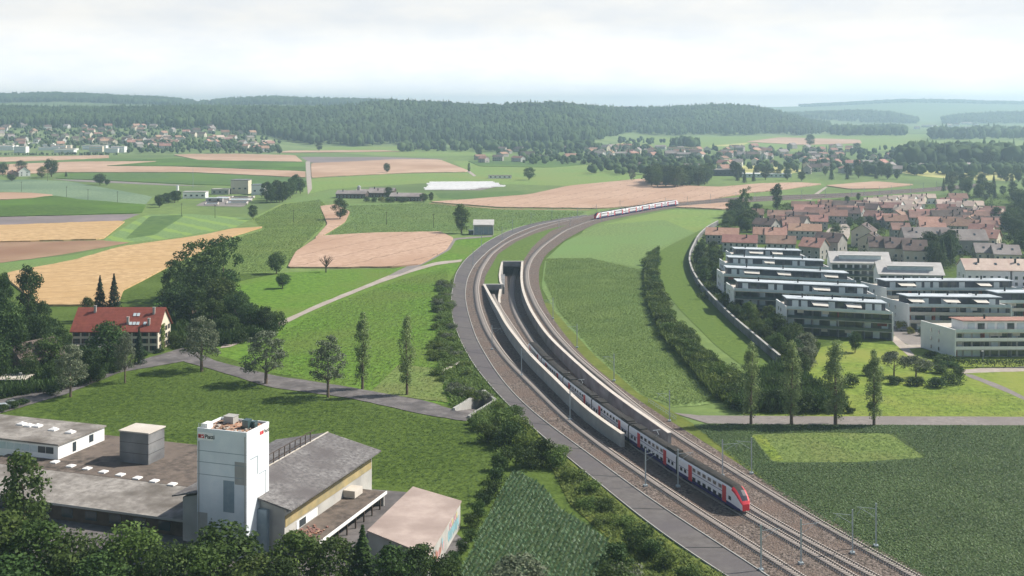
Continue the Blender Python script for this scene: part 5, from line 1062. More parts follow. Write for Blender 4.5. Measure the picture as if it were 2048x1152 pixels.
for k, y in enumerate((4.45, 5.05)): MB().box(.031, .045, y, y+.52, TT-1.5, TT-.85).build('emblem', M['red_sign'], sg)
text('Piatti', .95, 'black', sg, (.035, 5.65, TT-1.5), (R(90), 0, R(90)))
# big grey-roofed hall
e = grp('factory_hall', 'long hall with dark grey pitched roof and yellow wall band behind the white tower', 'factory hall')
a1, b1 = lc(-28.3, 240); a0, b0 = lc(-41.5, 204.8); E1 = (a1+a0)/2; bl0, bl1 = min(b0, b1), max(b0, b1); hw = 11.5; cx = E1-hw+.9
MB().box(cx-hw+.9, E1, bl0+.8, bl1-.8, 0, 8.2).build('wall', M['grey_cladding'], e)
MB().add([(cx-hw+.9, bl0+.8, 8.2), (E1, bl0+.8, 8.2), (cx, bl0+.8, 10.6)], [(0, 1, 2)]).add([(cx-hw+.9, bl1-.8, 8.2), (E1, bl1-.8, 8.2), (cx, bl1-.8, 10.6)], [(2, 1, 0)]).build('gable', M['grey_cladding'], e)
mb = MB()
for s in (-1, 1):
    V = [(cx+s*(hw+.9), bl0, 8.3), (cx+s*(hw+.9), bl1, 8.3), (cx, bl1, 11.0), (cx, bl0, 11.0)]; V = V+[(x, y, z+.25) for x, y, z in V]; Fs = [(0, 1, 2, 3), (7, 6, 5, 4), (0, 4, 5, 1), (1, 5, 6, 2), (3, 7, 4, 0)]
    if s < 0: Fs = [f[::-1] for f in Fs]
    mb.add(V, Fs)
ro = mb.build('roof', M['hall_roof'], e); MB().box(E1+.85, E1+1.05, bl0, bl1, 8.1, 8.5).build('gutter', M['concrete_dark'], ro)
MB().box(cx-.15, cx+.15, bl0, bl1, 11.25, 11.36).build('ridge_trim', M['concrete_light'], ro)
rf = MB()
for b in np.arange(bl0+.5, bl1-6, 2.1): rf.box(cx-.08, cx+.08, b-.08, b+.08, 11.36, 13.3)
rf.box(cx-.06, cx+.06, bl0+.5, bl1-6, 13.3, 13.42).box(cx-.06, cx+.06, bl0+.5, bl1-6, 11.9, 12.0); rf.build('ridge_frame', M['brown_wood'], ro)
MB().box(E1+.004, E1+.12, bl0+.9, bl1-1.2, 5.0, 7.0).build('yellow_band', M['yellow_cladding'], e)
MB().box(E1+.004, E1+.08, bl0+5, bl0+13, 3.1, 4.6).build('white_panel', M['white'], e); MB().box(E1+.084, E1+.14, bl0+6, bl0+8.4, 3.2, 4.5).build('window', M['glass'], e)
MB().box(E1+.08, E1+2.6, bl1-14, bl1-10.5, 3.1, 4.5).build('roof_hatch', M['concrete_light'], e)
MB().box(-.2, 2.0, bl0-.2, bl0+.78, 0, 8.0).build('annex', M['panel_blue'], e)
# annex with flat dark roof
e = grp('annex_shed', 'low annex with dirty flat roof along the right side of the big hall', 'shed')
MB().box(E1+.15, E1+6.6, bl0+1, bl1-8, 2.7, 3.0).build('roof', M['dark_roof'], e); MB().box(E1+.15, E1+.4, bl0+1, bl1-8, 0, 2.69).box(E1+.4, E1+6.2, bl1-8.3, bl1-8, 0, 2.69).build('wall', M['grey_cladding'], e)
MB().box(E1+6.604, E1+6.8, bl0+1, bl1-8, 2.6, 3.15).build('fascia', M['white'], e)
for b in np.arange(bl0+2, bl1-8, 3.6): MB().box(E1+6.2, E1+6.45, b-.12, b+.12, 0, 2.69).build('post', M['brown_wood'], e)
mb = MB(); r_ = random.Random(12)
for i in range(90):
    a, b, s = E1+r_.uniform(.6, 5), bl0+2+abs(r_.gauss(0, 3)), r_.uniform(.1, .3); mb.box(-s, s, -s*.7, s*.7, 0, s*.8, r_.randrange(2), Matrix.Translation((a, b, 3.0))@Matrix.Rotation(r_.uniform(0, 3), 4, 'Z'))
o = mb.build('rubble', [M['debris'], M['tile_terracotta']]); o.location = (OX, OY, 0); o.rotation_euler = (0, 0, TH); tag(o, 'heap of reddish rubble lying on the flat annex roof', 'rubble', kind='stuff')
# pink-roofed store with graffiti
q4 = [P2(826, 974.4, 5), P2(920.7, 1002.2, 5), P2(844+12, 1108, 5), P2(737, 1060, 5)]
e = empty('graffiti_store', (0, 0, 0)); tag(e, 'flat store with pinkish roof and graffiti on its right wall', 'store building')
MB().prism(q4, 0, 4.7).build('wall', M['grey_cladding'], e)
c_ = Vector((sum(p[0] for p in q4)/4, sum(p[1] for p in q4)/4)); q5 = [tuple(c_+(Vector(p)-c_)*1.03) for p in q4]; ro = MB().prism(q5, 4.704, 5.0).build('roof', M['pink_roof'], e)
A, B = Vector((*q4[2], 0)), Vector((*q4[1], 0)); d = (B-A).normalized(); nn = Vector((d.y, -d.x, 0)); L = (B-A).length
gr = empty('graffiti', (0, 0, 0)); gr.parent = e
mb = MB(); r_ = random.Random(31)
def gl(s, z, w, h, m, tilt):           # a bubble letter shape on the wall plane
    V = []; n = 9; cz = z+h/2
    for i in range(n):
        a = 2*math.pi*i/n; rr2 = 1+.22*math.sin(3*a+tilt*5); V.append(A+d*(s+math.cos(a)*w/2*rr2+tilt*math.sin(a)*h*.3)+nn*(.05+m*.006)+Vector((0, 0, cz+math.sin(a)*h/2*rr2)))
    mb.add(V, [tuple(range(n))], m)
for i in range(9): gl(L*.60+i*1.05, .9, .85, 2.3, 0, r_.uniform(-.4, .4))
for i in range(6): gl(L*.64+i*1.2, 2.9, .9, 1.4, r_.choice([1, 2]), r_.uniform(-.5, .5))
for i in range(12): gl(1+i*.95, 1.0+r_.uniform(0, 1.2), .8, 1.7, r_.choice([0, 1, 3, 3]), r_.uniform(-.5, .5))
bpy.data.objects.remove(gr); mb.build('graffiti', [M['graffiti_blue'], M['graffiti_pink'], M['graffiti_yellow'], M['graffiti_red']], e)
# low dark deck building
e = grp('flat_workshop', 'wide low workshop with dirty dark flat roof left of the white tower', 'workshop')
dA = lc(-99.5, 241.9); dB = lc(-65.6, 227.9); dC = lc(-91.5, 224.6); dD = lc(-63.4, 212.3); bk = max(lc(-69.2, 250.2)[1], 44)
x0, x1 = -75, -TW-1.5
bm_ = (dA[1]+dB[1])/2; bf = (dC[1]+dD[1])/2
MB().box(x0, -TW-.02, bm_, bk, 0, 4.2).build('wall', M['grey_cladding'], e); MB().box(x0, -TW+2, bm_+.15, bk+.3, 4.204, 4.5).build('roof', M['dark_roof'], e)
MB().box(x0, x1, bf+.8, bm_-.01, 0, 3.3).build('front_wall', M['brown_wood'], e)
V = [(x0, bf, 3.6), (x1+.6, bf, 3.6), (x1+.6, bm_, 4.5), (x0, bm_, 4.5)]; MB().add(V+[(a, b, c-.28) for a, b, c in V], [(0, 1, 2, 3), (7, 6, 5, 4), (0, 4, 5, 1), (1, 5, 6, 2), (3, 7, 4, 0)]).build('lean_roof', M['gravel_roof'], e)
MB().box(x0, x1+.6, bf-.06, bf-.004, 3.2, 3.64).build('fascia', M['concrete'], e)
for a in np.arange(x0+3, x1-1, 5.5): MB().box(a, a+2.6, bf+.72, bf+.796, .9, 2.6).build('window', M['glass'], e)
for x, y in [(110, 924), (142, 932), (174.5, 937), (207, 943.6), (241, 949.5), (275, 956), (309, 962), (345, 968.5)]:
    a, b = lc(*P2(x, y, 4.6)); s = MB().box(a-.75, a+.75, b-.75, b+.75, 4.504, 4.75).build('skylight', M['white'], e)
    MB().add([(a-.6, b-.6, 4.754), (a+.6, b-.6, 4.754), (a+.6, b+.6, 4.754), (a-.6, b+.6, 4.754), (a, b, 5.05)], [(0, 1, 4), (1, 2, 4), (2, 3, 4), (3, 0, 4)]).build('skylight_dome', M['plastic_white'], s)
# grey concrete stair box
e = grp('stair_tower', 'dark concrete box with pale flat lid standing on the dirty flat roof', 'roof tower')
a0, b0 = lc(-76.8, 242.9); MB().box(a0-7.2, a0, b0, b0+5.6, 4.504, 11.0).build('wall', M['concrete_dark'], e); MB().box(a0-7.4, a0+.2, b0-.2, b0+5.8, 11.004, 11.25).build('roof', M['concrete_light'], e)
for z in (6.6, 8.8): MB().box(a0-7.23, a0+.03, b0-.03, b0+5.63, z, z+.06).build('panel_joint', M['black'], e)
# white low office
e = grp('white_office', 'long low white building with grey flat roof at the left edge', 'office building')
a0, b0 = lc(-97.3, 246.5); b0 -= 0
MB().box(a0-40, a0, b0, b0+15.2, 0, 7.5).build('wall', M['facade_white'], e); MB().box(a0-40.3, a0+.3, b0-.3, b0+15.5, 7.504, 7.85).build('roof', M['gravel_roof'], e)
for i in range(14): a = a0-1.2-i*2.1; MB().box(a-1.95, a, b0-.05, b0-.004, 5.6, 7.0).build('window', M['glass_pale' if i > 1 else 'glass'], e)
for i in range(9): a = a0-8-i*3.1; MB().box(a-2.2, a, b0-.05, b0-.004, 2.4, 4.0).build('window', M['glass'], e)
MB().box(a0+.004, a0+.06, b0+4.6, b0+5.7, 4.9, 6.9).build('door', M['glass'], e); MB().box(a0+.004, a0+.06, b0+10, b0+11.4, 5.4, 7.0).build('window', M['glass'], e)
for x, y in [(43.6, 848.8), (58, 852), (75, 852.6), (107, 859.8), (141, 865)]:
    a, b = lc(*P2(x, y, 7.9)); s = MB().box(a-.9, a+.9, b-.8, b+.8, 7.854, 8.15).build('skylight', M['white'], e)
    MB().add([(a-.8, b-.7, 8.154), (a+.8, b-.7, 8.154), (a+.8, b+.7, 8.154), (a-.8, b+.7, 8.154), (a, b, 8.6)], [(0, 1, 4), (1, 2, 4), (2, 3, 4), (3, 0, 4)]).build('skylight_dome', M['plastic_white'], s)
sheet('yard', [[lw(-75, -14), lw(34, -14), lw(34, 20), lw(E1+7, 42), lw(-75, 34)]], M['asphalt'], Z+.01, kind='structure')
# ------------------------------------------------------------------ treatment plant, barns, pavilion, farm
def flat(name, x, yb, w, d, h, wallm, roofm, label, group=None, cat='building', rz=0, mast=None):
    p = P(x, yb); e = empty(name, p, R(rz)); tag(e, label, cat, group); MB().box(-w/2, w/2, 0, d, 0, h).build('wall', M[wallm], e); MB().box(-w/2-.3, w/2+.3, -.3, d+.3, h+.004, h+.5).build('roof', M[roofm], e)
    n = max(1, int(w/5))
    for i in range(n): a = -w/2+(i+.5)*w/n; MB().box(a-1, a+1, -.06, -.004, h*.35, h*.35+1.4).build('window', M['glass'], e)
    return e
flat('plant_building', 479, 388, 16, 14, 12.5, 'facade_cream', 'concrete_dark', 'tall pale cube building of the treatment plant')
flat('plant_building', 516, 390, 12, 12, 9, 'facade_white', 'green_glass', 'pale building with green roof edge right of the plant cube')
flat('plant_building', 388, 397, 20, 10, 5.5, 'facade_white', 'concrete', 'low white building at the left end of the treatment plant')
flat('plant_building', 440, 389, 16, 10, 4.5, 'concrete', 'concrete', 'low grey hall in the middle of the treatment plant'); flat('plant_building', 428, 404, 14, 5, 3, 'concrete', 'glass_pale', 'low tank house at the front of the treatment plant')
p = P(355, 398); e = empty('silo', p); tag(e, 'slim white silo left of the treatment plant', 'silo'); MB().tube((0, 0, 0), (0, 0, 11.5), 1.2, 1.2, 16).build('shell', M['white'], e); MB().tube((0, 0, 11.504), (0, 0, 12.2), 1.25, .3, 16).build('cap', M['steel'], e)
p = P(386, 376); e = empty('radio_mast', p); tag(e, 'thin tall lattice mast behind the treatment plant', 'mast'); MB().tube((0, 0, 0), (0, 0, 20), .3, .12, 5).build('pole', M['steel'], e)
field('plant_yard', [(390, 412), (410, 402), (440, 392), (512, 393), (505, 398), (487, 414)], 'path_grey')
BT = 'open basins of the treatment plant'
for i, (x0, x1, y0, y1) in enumerate([(432, 458, 396, 399), (463, 508, 394, 397), (458, 503, 399, 402.5), (452, 495, 404.5, 409), (420, 444, 401, 404), (410, 436, 406, 411)]):
    a, b, c, d_ = P(x0, y1), P(x1, y1), P(x1+2, y0), P(x0+2, y0); e = empty('settling_basin', (0, 0, 0)); tag(e, 'rectangular open basin with pale rim at the treatment plant', 'basin', BT)
    MB().prism([a.xy[:], b.xy[:], c.xy[:], d_.xy[:]], 0, 1.0).build('rim', M['concrete_light'], e); c0 = (a+b+c+d_)/4; MB().prism([(c0+(v-c0)*.86).xy[:] for v in (a, b, c, d_)], 1.004, 1.05).build('basin_water', M['window_dark' if i % 2 else 'glass_pale'], e)
GB = 'long low barns in the middle fields'
for x, yr, w, d, rz, lb in [(705, 381, 60, 14, -6, 'long low barn at the left end of the farm in the middle fields'), (745, 379, 64, 16, -6, 'long low barn in the middle of the farm'), (765, 376, 50, 12, -6, 'rearmost long barn with dark ridge at the farm'), (815, 386, 64, 16, -8, 'long low barn at the right end of the farm')]:
    hpx(x, yr, w, d, 4, 2.5, rz, 'brown_wood', 'tile_grey', lb, GB, name='barn', cat='barn')
p = P(718, 394); e = empty('silo', p); tag(e, 'pair-height grey silo standing between the farm barns', 'silo'); MB().tube((0, 0, 0), (0, 0, 9.5), 1.6, 1.6, 16).build('shell', M['concrete'], e); MB().tube((0, 0, 9.504), (0, 0, 10.4), 1.7, .3, 16).build('cap', M['steel'], e)
for x, yb in [(735, 404), (748, 405), (764, 404), (775, 405), (785, 405), (800, 404), (810, 405)]: spx(x, yb, 13, 16, 'leaf_yellow' if x == 764 else 'leaf_mid', 'round garden bush in front of the farm barns', 'bushes in front of the barns')
p = P(967, 470); e = empty('pavilion', p); tag(e, 'small flat-roofed building with grey glass front beside the railway curve', 'pavilion')
MB().box(-6.0, 6.0, .6, 8, 0, 5.6).build('wall', M['concrete'], e); MB().add([(-6.6, -.8, 6.0), (6.6, -.8, 6.0), (6.6, 8.6, 8.4), (-6.6, 8.6, 8.4), (-6.6, -.8, 6.5), (6.6, -.8, 6.5), (6.6, 8.6, 8.9), (-6.6, 8.6, 8.9)], [(3, 2, 1, 0), (4, 5, 6, 7), (0, 1, 5, 4), (1, 2, 6, 5), (2, 3, 7, 6), (3, 0, 4, 7)]).build('roof', M['zinc'], e)
for s in (-6.3, 6.0): MB().box(s, s+.3, -.6, .55, 0, 6.0).build('side_fin', M['white'], e)
MB().box(-6, 6, 8.004, 8.2, 0, 8.0).build('wall', M['concrete'], e)
for i in range(4): MB().box(-5.6+i*2.9, -3.0+i*2.9, .5, .596, .4, 5.2).build('window', M['panel_blue'], e)
flat('garden_box', 945, 469, 5, 3, 2.2, 'green_glass', 'green_glass', 'low green-glass box left of the small pavilion', cat='shed')
# white farmhouse in the far left fields
hpx(47, 333, 36, 13, 6, 5, -62, 'facade_white', 'tile_terracotta', 'white farmhouse with orange roof among trees in the left fields', None, name='gabled_house'); hpx(26, 341, 22, 9, 4, 3, -50, 'brown_wood', 'tile_terracotta', 'small orange-roofed outbuilding left of the white farmhouse', None, name='outbuilding')
# ------------------------------------------------------------------ far villages
def village(n, reg, wr, dr, hr, walls, roofs, label, group, seed, rzs=(-20, 20), mind=.8, name='village_house', cat='house'):
    r = random.Random(seed); out_ = []; k = 0
    while len(out_) < n and k < 6000:
        k += 1; x0, x1, y0, y1 = reg; x = r.uniform(x0, x1); y = r.uniform(y0, y1); Y = CH*F/(y-HY)
        for _ in range(6): Y = (CH-tz(x, Y))*F/(y-HY)
        X = at(x, Y); w = r.uniform(*wr)
        if any(abs(X-a)+abs(Y-b)*.6 < (w+c)*.5*mind for a, b, c in out_): continue
        out_.append((X, Y, w)); house(X, Y, w, r.uniform(*dr), r.uniform(*hr), r.choice([2.5, 3.5, 4]), R(r.choice([0, 90, 45, -30])+r.uniform(*rzs)), r.choice(walls), r.choice(roofs), label, group, name=name, cat=cat, detail=False, z=tz(x, Y)-.2)
WH = ('facade_pale', 'facade_cream', 'facade_grey'); RF = ('tile_brown', 'tile_terracotta', 'tile_grey', 'tile_terracotta')
village(215, (-30, 545, 260, 303), (11, 17), (9, 12), (5.5, 8), WH, RF, 'small pale house on the slope of the far left village', 'houses of the far left village', 1)
village(24, (300, 540, 294, 304), (14, 22), (9, 11), (5, 7), WH, ('tile_terracotta', 'tile_pale'), 'terracotta-roofed row house at the foot of the far left village', 'row houses of the far left village', 2)
village(66, (1170, 1700, 297, 318), (12, 22), (9, 12), (5, 8), WH, RF, 'pale house in the rear rows of the valley village', 'houses at the back of the valley village', 3)
village(60, (1230, 1960, 310, 348), (12, 20), (9, 12), (5, 7.5), WH, RF, 'house among trees in the nearer rows of the valley village', 'houses in front of the valley village', 4)
village(22, (950, 1260, 302, 326), (12, 22), (9, 12), (4, 7), WH, ('tile_terracotta', 'tile_brown'), 'house at the foot of the forest in the centre distance', 'houses at the forest foot', 5)
village(14, (1830, 1960, 244, 262), (18, 40), (10, 14), (6, 9), ('facade_white',), ('tile_grey', 'tile_brown'), 'tiny pale building in the hazy far right village', 'buildings of the hazy far village', 6, name='far_building')
r_ = random.Random(8)
for i in range(44):                                           # white slabs at the foot of the left village
    x = r_.uniform(-20, 240); y = r_.choice([299, 302, 305, 307.5]); p = P(x, y); w = r_.uniform(20, 38); h = r_.choice([7, 9, 12])
    o = cached(('ap', i % 5), lambda: MB().box(-14, 14, 0, 11, 0, 9, 0).box(-14.2, 14.2, -.2, 11.2, 9.004, 9.4, 1).box(-13, 13, -.08, -.004, 1.2, 2.4, 2).box(-13, 13, -.08, -.004, 4.2, 5.4, 2).box(-13, 13, -.08, -.004, 7.0, 8.2, 2).mesh('apartment_slab', [M['facade_cream' if i % 5 == 2 else 'facade_white'], M['concrete_light'], M['glass_pale']]))
    q = obj('apartment_slab', o, None, (p.x, p.y+r_.uniform(0, 20), 0), R(r_.uniform(-12, 12))); q.scale = (w/28, 1, h/9); tag(q, 'white flat-roofed apartment building at the foot of the far left village', 'apartment building', 'white slabs of the far left village')
for x, yb, w, h, lb in [(240+0*1, 308, 0, 0, '')][:0]: pass
flat('long_hall', 1450, 352, 46, 20, 7, 'dark_cladding', 'tile_grey', 'dark long hall behind the pink field in the middle distance', rz=-3, cat='hall'); flat('long_hall', 1530, 355, 60, 16, 4, 'glass_pale', 'white', 'low pale greenhouse right of the dark long hall', rz=-3, cat='greenhouse')
flat('long_hall', 1370, 303, 60, 18, 7, 'facade_cream', 'tile_terracotta', 'long pinkish building at the back of the valley village', cat='hall'); flat('farm_shed', 1000, 357, 26, 8, 3, 'facade_white', 'tile_grey', 'small cluster of sheds left of the round meadow tree', cat='shed')
# ------------------------------------------------------------------ catenary masts
def mast_mesh(): return MB().box(-.12, .12, -.10, .10, 0, 7.9).box(-.4, .4, -.4, .4, -.1, .35).mesh('pole', M['steel'])
def arm_mesh():
    mb = MB(); mb.tube((0, 0, 6.9), (3.4, 0, 7.05), .04, .035, 5); mb.tube((0, 0, 5.3), (3.0, 0, 7.0), .035, .03, 5); mb.tube((2.6, 0, 6.95), (3.3, 0, 5.6), .04, .04, 4); return mb.mesh('cantilever_arm', M['steel'])
pm, am = mast_mesh(), arm_mesh(); MG = 'catenary masts along the railway'
def mast(x, y, rz, lb):
    p = P(x, y); e = empty('catenary_mast', p, R(rz)); e.location.z = .16; tag(e, lb, 'catenary mast', MG); obj('pole', pm, e); obj('cantilever_arm', am, e)
for x, y, rz, lb in [(1140, 841, 8, 'catenary mast beside the left cutting wall, halfway along the shadow'), (1043, 752, 5, 'catenary mast beside the left cutting wall, where the train tail shows'), (1291, 974, 15, 'catenary mast left of the train beyond the end of the left wall'), (1356, 975, 12, 'catenary mast in front of the train side'), (1445, 954, 5, 'catenary mast right behind the train roof near its nose'), (1503, 949, 172, 'catenary mast at the verge beside the mown patch'), (1339, 844, 172, 'catenary mast at the verge beside the metal railing'), (1522, 1143, 10, 'catenary mast by the left track at the bottom edge'), (1602, 1130, 10, 'catenary mast between the left and middle tracks at the bottom'), (1705, 1109, 172, 'catenary mast between the middle and right tracks at the bottom'), (1752, 1095, 172, 'catenary mast on the right verge at the bottom'),
    (1228, 763, 172, 'catenary mast on the verge at the lower corn field edge'), (1154, 696, 172, 'catenary mast on the verge at the middle corn field edge'), (1106, 638, 175, 'catenary mast on the verge right of the tunnel mouths'), (984, 700, 5, 'catenary mast by the left track at the start of the wall'), (946, 530, 0, 'catenary mast at the service road bend left of the tunnels')]: mast(x, y, rz, lb)
for i, (x, y) in enumerate([(963, 492), (1004, 480), (1025, 464), (1062, 449), (1104, 438), (1155, 437), (1203, 443), (1243, 433), (1286, 424), (1331, 416), (1375, 412), (1421, 407), (1472, 403), (1510, 402), (1556, 400), (1603, 398), (1651, 396), (1703, 393), (1729, 392), (1759, 390), (1783, 388), (1821, 385), (1847, 382), (1873, 378), (1140, 452), (1118, 455), (1193, 430), (1240, 421)]):
    mast(x, y, 0 if i % 2 else 180, 'distant thin catenary mast along the far stretch of railway')
for x, y, h in [(773, 451, 10), (867, 456, 10), (587, 447, 9), (430, 436, 8), (363, 432, 8), (235, 405, 8), (176, 400, 8), (133, 394, 8), (43, 383, 8), (95, 362, 7)]:
    p = P(x, y); e = obj('wooden_pole', cached('wp', lambda: MB().tube((0, 0, 0), (0, 0, 9.5), .16, .11, 6).box(-.9, .9, -.06, .06, 8.7, 8.9).mesh('wooden_pole', M['bark_dark'])), None, p, .3); tag(e, 'dark wooden power line pole in the open fields', 'power pole', 'wooden poles across the fields')
for x, y, lb in [(42, 782, 'street lamp on a pale pole beside the left hedge'), (1966, 735, 'street lamp beside the pale footpath at the right'), (200, 726, 'street lamp in front of the dark farmhouse tree')]:
    p = P(x, y); e = empty('street_lamp', p); tag(e, lb, 'street lamp'); MB().tube((0, 0, 0), (0, 0, 5), .08, .05, 6).build('pole', M['steel'], e); MB().box(-.5, .2, -.15, .15, 5, 5.12).build('lamp_head', M['white'], e)
# ------------------------------------------------------------------ trains
SEC = [(-1.30, .35), (-1.40, .9), (-1.42, 1.25), (-1.42, 3.9), (-1.25, 4.3), (-.85, 4.55), (0, 4.62), (.85, 4.55), (1.25, 4.3), (1.42, 3.9), (1.42, 1.25), (1.40, .9), (1.30, .35)]
SM = [1, 1, 0, 0, 2, 2, 2, 2, 0, 0, 1, 1, 1]          # strip materials: 0 white, 1 blue, 2 roof, 3 red, 4 glass
def carriage_mesh(L):
    mb = MB(); V = []; n = len(SEC)
    for x in (-L/2+.3, L/2-.3): V += [(x, y, z) for y, z in SEC]
    for i in range(n): mb.add([V[i], V[(i+1) % n], V[n+(i+1) % n], V[n+i]], [(0, 1, 2, 3)][:1], SM[i])
    mb.add(V[:n], [tuple(range(n))[::-1]], 5); mb.add(V[n:], [tuple(range(n))], 5)
    return mb.mesh('body', TM)
def nose_mesh(L):
    mb = MB(); n = len(SEC); xs = [(-L/2+.3, 1, 1, 0), (L/2-4.6, 1, 1, 0), (L/2-3.2, .99, .97, 0), (L/2-2.0, .95, .86, .0), (L/2-1.0, .88, .66, .05), (L/2-.35, .76, .46, .12), (L/2, .58, .30, .2)]
    rows = []
    for x, sy, sz, lo in xs: rows.append([(x, y*sy, .35+lo+(z-.35)*sz) for y, z in SEC])
    for k in range(len(rows)-1):
        for i in range(n):
            a, b = rows[k], rows[k+1]; m = SM[i]
            if k >= 2 and i in (3, 8): m = 3
            if k >= 2 and i in (4, 7): m = 3
            if k in (3, 4) and 5 <= i <= 6: m = 4
            if k == 5 and 4 <= i <= 7: m = 3
            if k == 5 and i in (1, 2, 9, 10): m = 0
            mb.add([a[i], a[(i+1) % n], b[(i+1) % n], b[i]], [(0, 1, 2, 3)], m)
    mb.add(rows[0], [tuple(range(n))[::-1]], 5); mb.add(rows[-1], [tuple(range(n))], 3); return mb.mesh('body', TM)
TM = [M['white_train'], M['blue_train'], M['black_roof'], M['red_train'], M['window_dark'], M['black']]
TMn = list(TM); TMn[3] = M['red_nose']
def tw(key, x0, x1, z0, z1, m): return cached(('tw', key), lambda: MB().box(x0, x1, -1.455, 1.455, z0, z1).mesh(key, M[m]))
def car_parts(par, L, nose=False, back=False):
    wl = tw('window_low', -.62, .62, 1.02, 1.85, 'window_dark'); wu = tw('window_up', -.60, .60, 3.05, 3.75, 'window_dark'); dr = tw('door', -.75, .75, .75, 3.95, 'red_train')
    wd = cached('wdark', lambda: MB().box(-.45, .45, -1.46, 1.46, 1.5, 2.2).mesh('window', M['window_dark']))
    d0 = L*.27
    for s in (-1, 1): obj('door', dr, par, (s*d0, 0, 0)); 
    for k in range(6):
        x = -d0+1.6+k*(2*d0-3.2)/5; obj('window', wl, par, (x, 0, 0)); obj('window', wu, par, (x, 0, 0))
    for s in (-1, 1):
        for k in range(2):
            x = s*(d0+2.1+k*1.7)
            if nose and s > 0 and k > 0: continue
            obj('window', wd, par, (x, 0, .25))
    obj('waist_line', cached(('wst', L, nose), lambda: MB().box(-L/2+.5, L/2-(5 if nose else .5), -1.435, 1.435, 2.55, 2.66).mesh('waist_line', M['blue_train'])), par)
    mb = cached(('bog', L), lambda: MB().box(-L*.42, -L*.28, -1.15, 1.15, -.0, .34).box(L*.26, L*.38, -1.15, 1.15, .0, .34).mesh('bogie', M['black'])); obj('bogie', mb, par)
def train(path, s0, n, L, label, zoff, pants=(1, 3)):
    q = path; d = np.r_[0, np.cumsum(np.hypot(*np.diff(q[:, :2], axis=0).T))]
    def pos(s): return np.array([np.interp(s, d, q[:, 0]), np.interp(s, d, q[:, 1])])
    e = empty('train', (*pos(s0), 0)); tag(e, label, 'train'); base = pos(s0)
    for i in range(n):
        a = pos(s0+i*L); b = pos(s0+(i+1)*L); c = (a+b)/2; f = a-b; ang = math.atan2(f[1], f[0]); last = i == n-1
        cn = cached(('car', L, 'nose' if i in (0, n-1) else 'mid'), lambda: nose_mesh(L) if i in (0, n-1) else carriage_mesh(L))
        o = obj('carriage', cn, e, (c[0]-base[0], c[1]-base[1], zoff), ang+(math.pi if last else 0))
        for s_, mm in enumerate([TMn]): pass
        car_parts(o, L, nose=i in (0, n-1))
        mb = cached(('ru', L), lambda: MB().box(-L/2-.31, -L/2+.29, -1.1, 1.1, .7, 4.1).mesh('gangway', M['black'])); obj('gangway', mb, o)
        if i not in (0, n-1):
            for xx in (-L*.36, L*.36): obj('roof_unit', cached('rofu', lambda: MB().box(-2, 2, -.95, .95, 4.5, 4.82).mesh('roof_unit', M['black_roof'])), o, (xx, 0, 0))
        if i in pants:
            pg = MB(); pg.tube((-.7, 0, 4.8), (.9, 0, 5.6), .05, .05, 4); pg.tube((.9, 0, 5.6), (-.2, 0, 6.3), .05, .05, 4); pg.box(-.3, -.1, -.9, .9, 6.3, 6.36); obj('pantograph', pg.mesh('pantograph', M['steel']), o)
    return e
def s_of(q, X, Y):
    d = np.r_[0, np.cumsum(np.hypot(*np.diff(q[:, :2], axis=0).T))]; k = np.argmin(np.hypot(q[:, 0]-X, q[:, 1]-Y)); return d[k]
pn = P(1490, 1030); train(T2, s_of(T2, pn.x, pn.y), 6, 25.3, 'long white and red double-deck train with red nose in the open cutting', .45)
pf = P(1181, 440); train(T4, s_of(T4, pf.x, pf.y), 6, 23.5, 'distant white and dark double-deck train on the curve across the valley', .45, ())
# ------------------------------------------------------------------ crops as real plants
def inpoly(x, y, poly):
    c = np.zeros(len(x), bool); j = len(poly)-1
    for i in range(len(poly)):
        xi, yi = poly[i][:2]; xj, yj = poly[j][:2]
        c ^= ((yi > y) != (yj > y)) & (x < (xj-xi)*(y-yi)/(yj-yi+1e-12)+xi); j = i
    return c
def plants(name, polypx, rs, ps, ang, size, hgt, m, label, seed, jit=.25, k=4, upright=.5, holes=()):
    g = np.random.default_rng(seed); poly = [P2(*p) for p in polypx]; a = np.array(poly); c, s = math.cos(R(ang)), math.sin(R(ang))
    U = a@np.array([[c, -s], [s, c]]); r = np.arange(U[:, 0].min(), U[:, 0].max(), rs); t = np.arange(U[:, 1].min(), U[:, 1].max(), ps)
    gx, gy = np.meshgrid(r, t); gx = gx.ravel()+g.normal(size=gx.size)*jit*rs; gy = gy.ravel()+g.normal(size=gy.size)*jit*ps*1.6
    x = gx*c-gy*s; y = gx*s+gy*c; kk = inpoly(x, y, poly)
    for h_ in holes: kk &= ~inpoly(x, y, [P2(*p) for p in h_])
    x, y = x[kk], y[kk]; n = len(x); Vs = []
    for i in range(k):
        al = g.uniform(0, 6.28, n); l = size*g.uniform(.6, 1.3, n); w = l*.32; up = hgt*g.uniform(.6, 1.2, n); dx, dy = np.cos(al), np.sin(al); z0 = hgt*g.uniform(.1, .5, n)
        p0 = np.stack([x-dy*w*.5, y+dx*w*.5, z0+0*x], 1); p1 = np.stack([x+dy*w*.5, y-dx*w*.5, z0+0*x], 1)
        tip = np.stack([x+dx*l, y+dy*l, z0+up*upright], 1); off = np.stack([dy*w*.35, -dx*w*.35, 0*x], 1); Vs.append(np.stack([p0, p1, tip+off, tip-off], 1))
    V = np.concatenate(Vs).reshape(-1, 3); o = obj(name, np_mesh(name, V, np.arange(len(V)).reshape(-1, 4), M[m])); return tag(o, label, 'crop', kind='stuff')
mow = [(1500, 868), (1545, 927), (1720, 927), (1855, 917), (1790, 868), (1640, 866)]
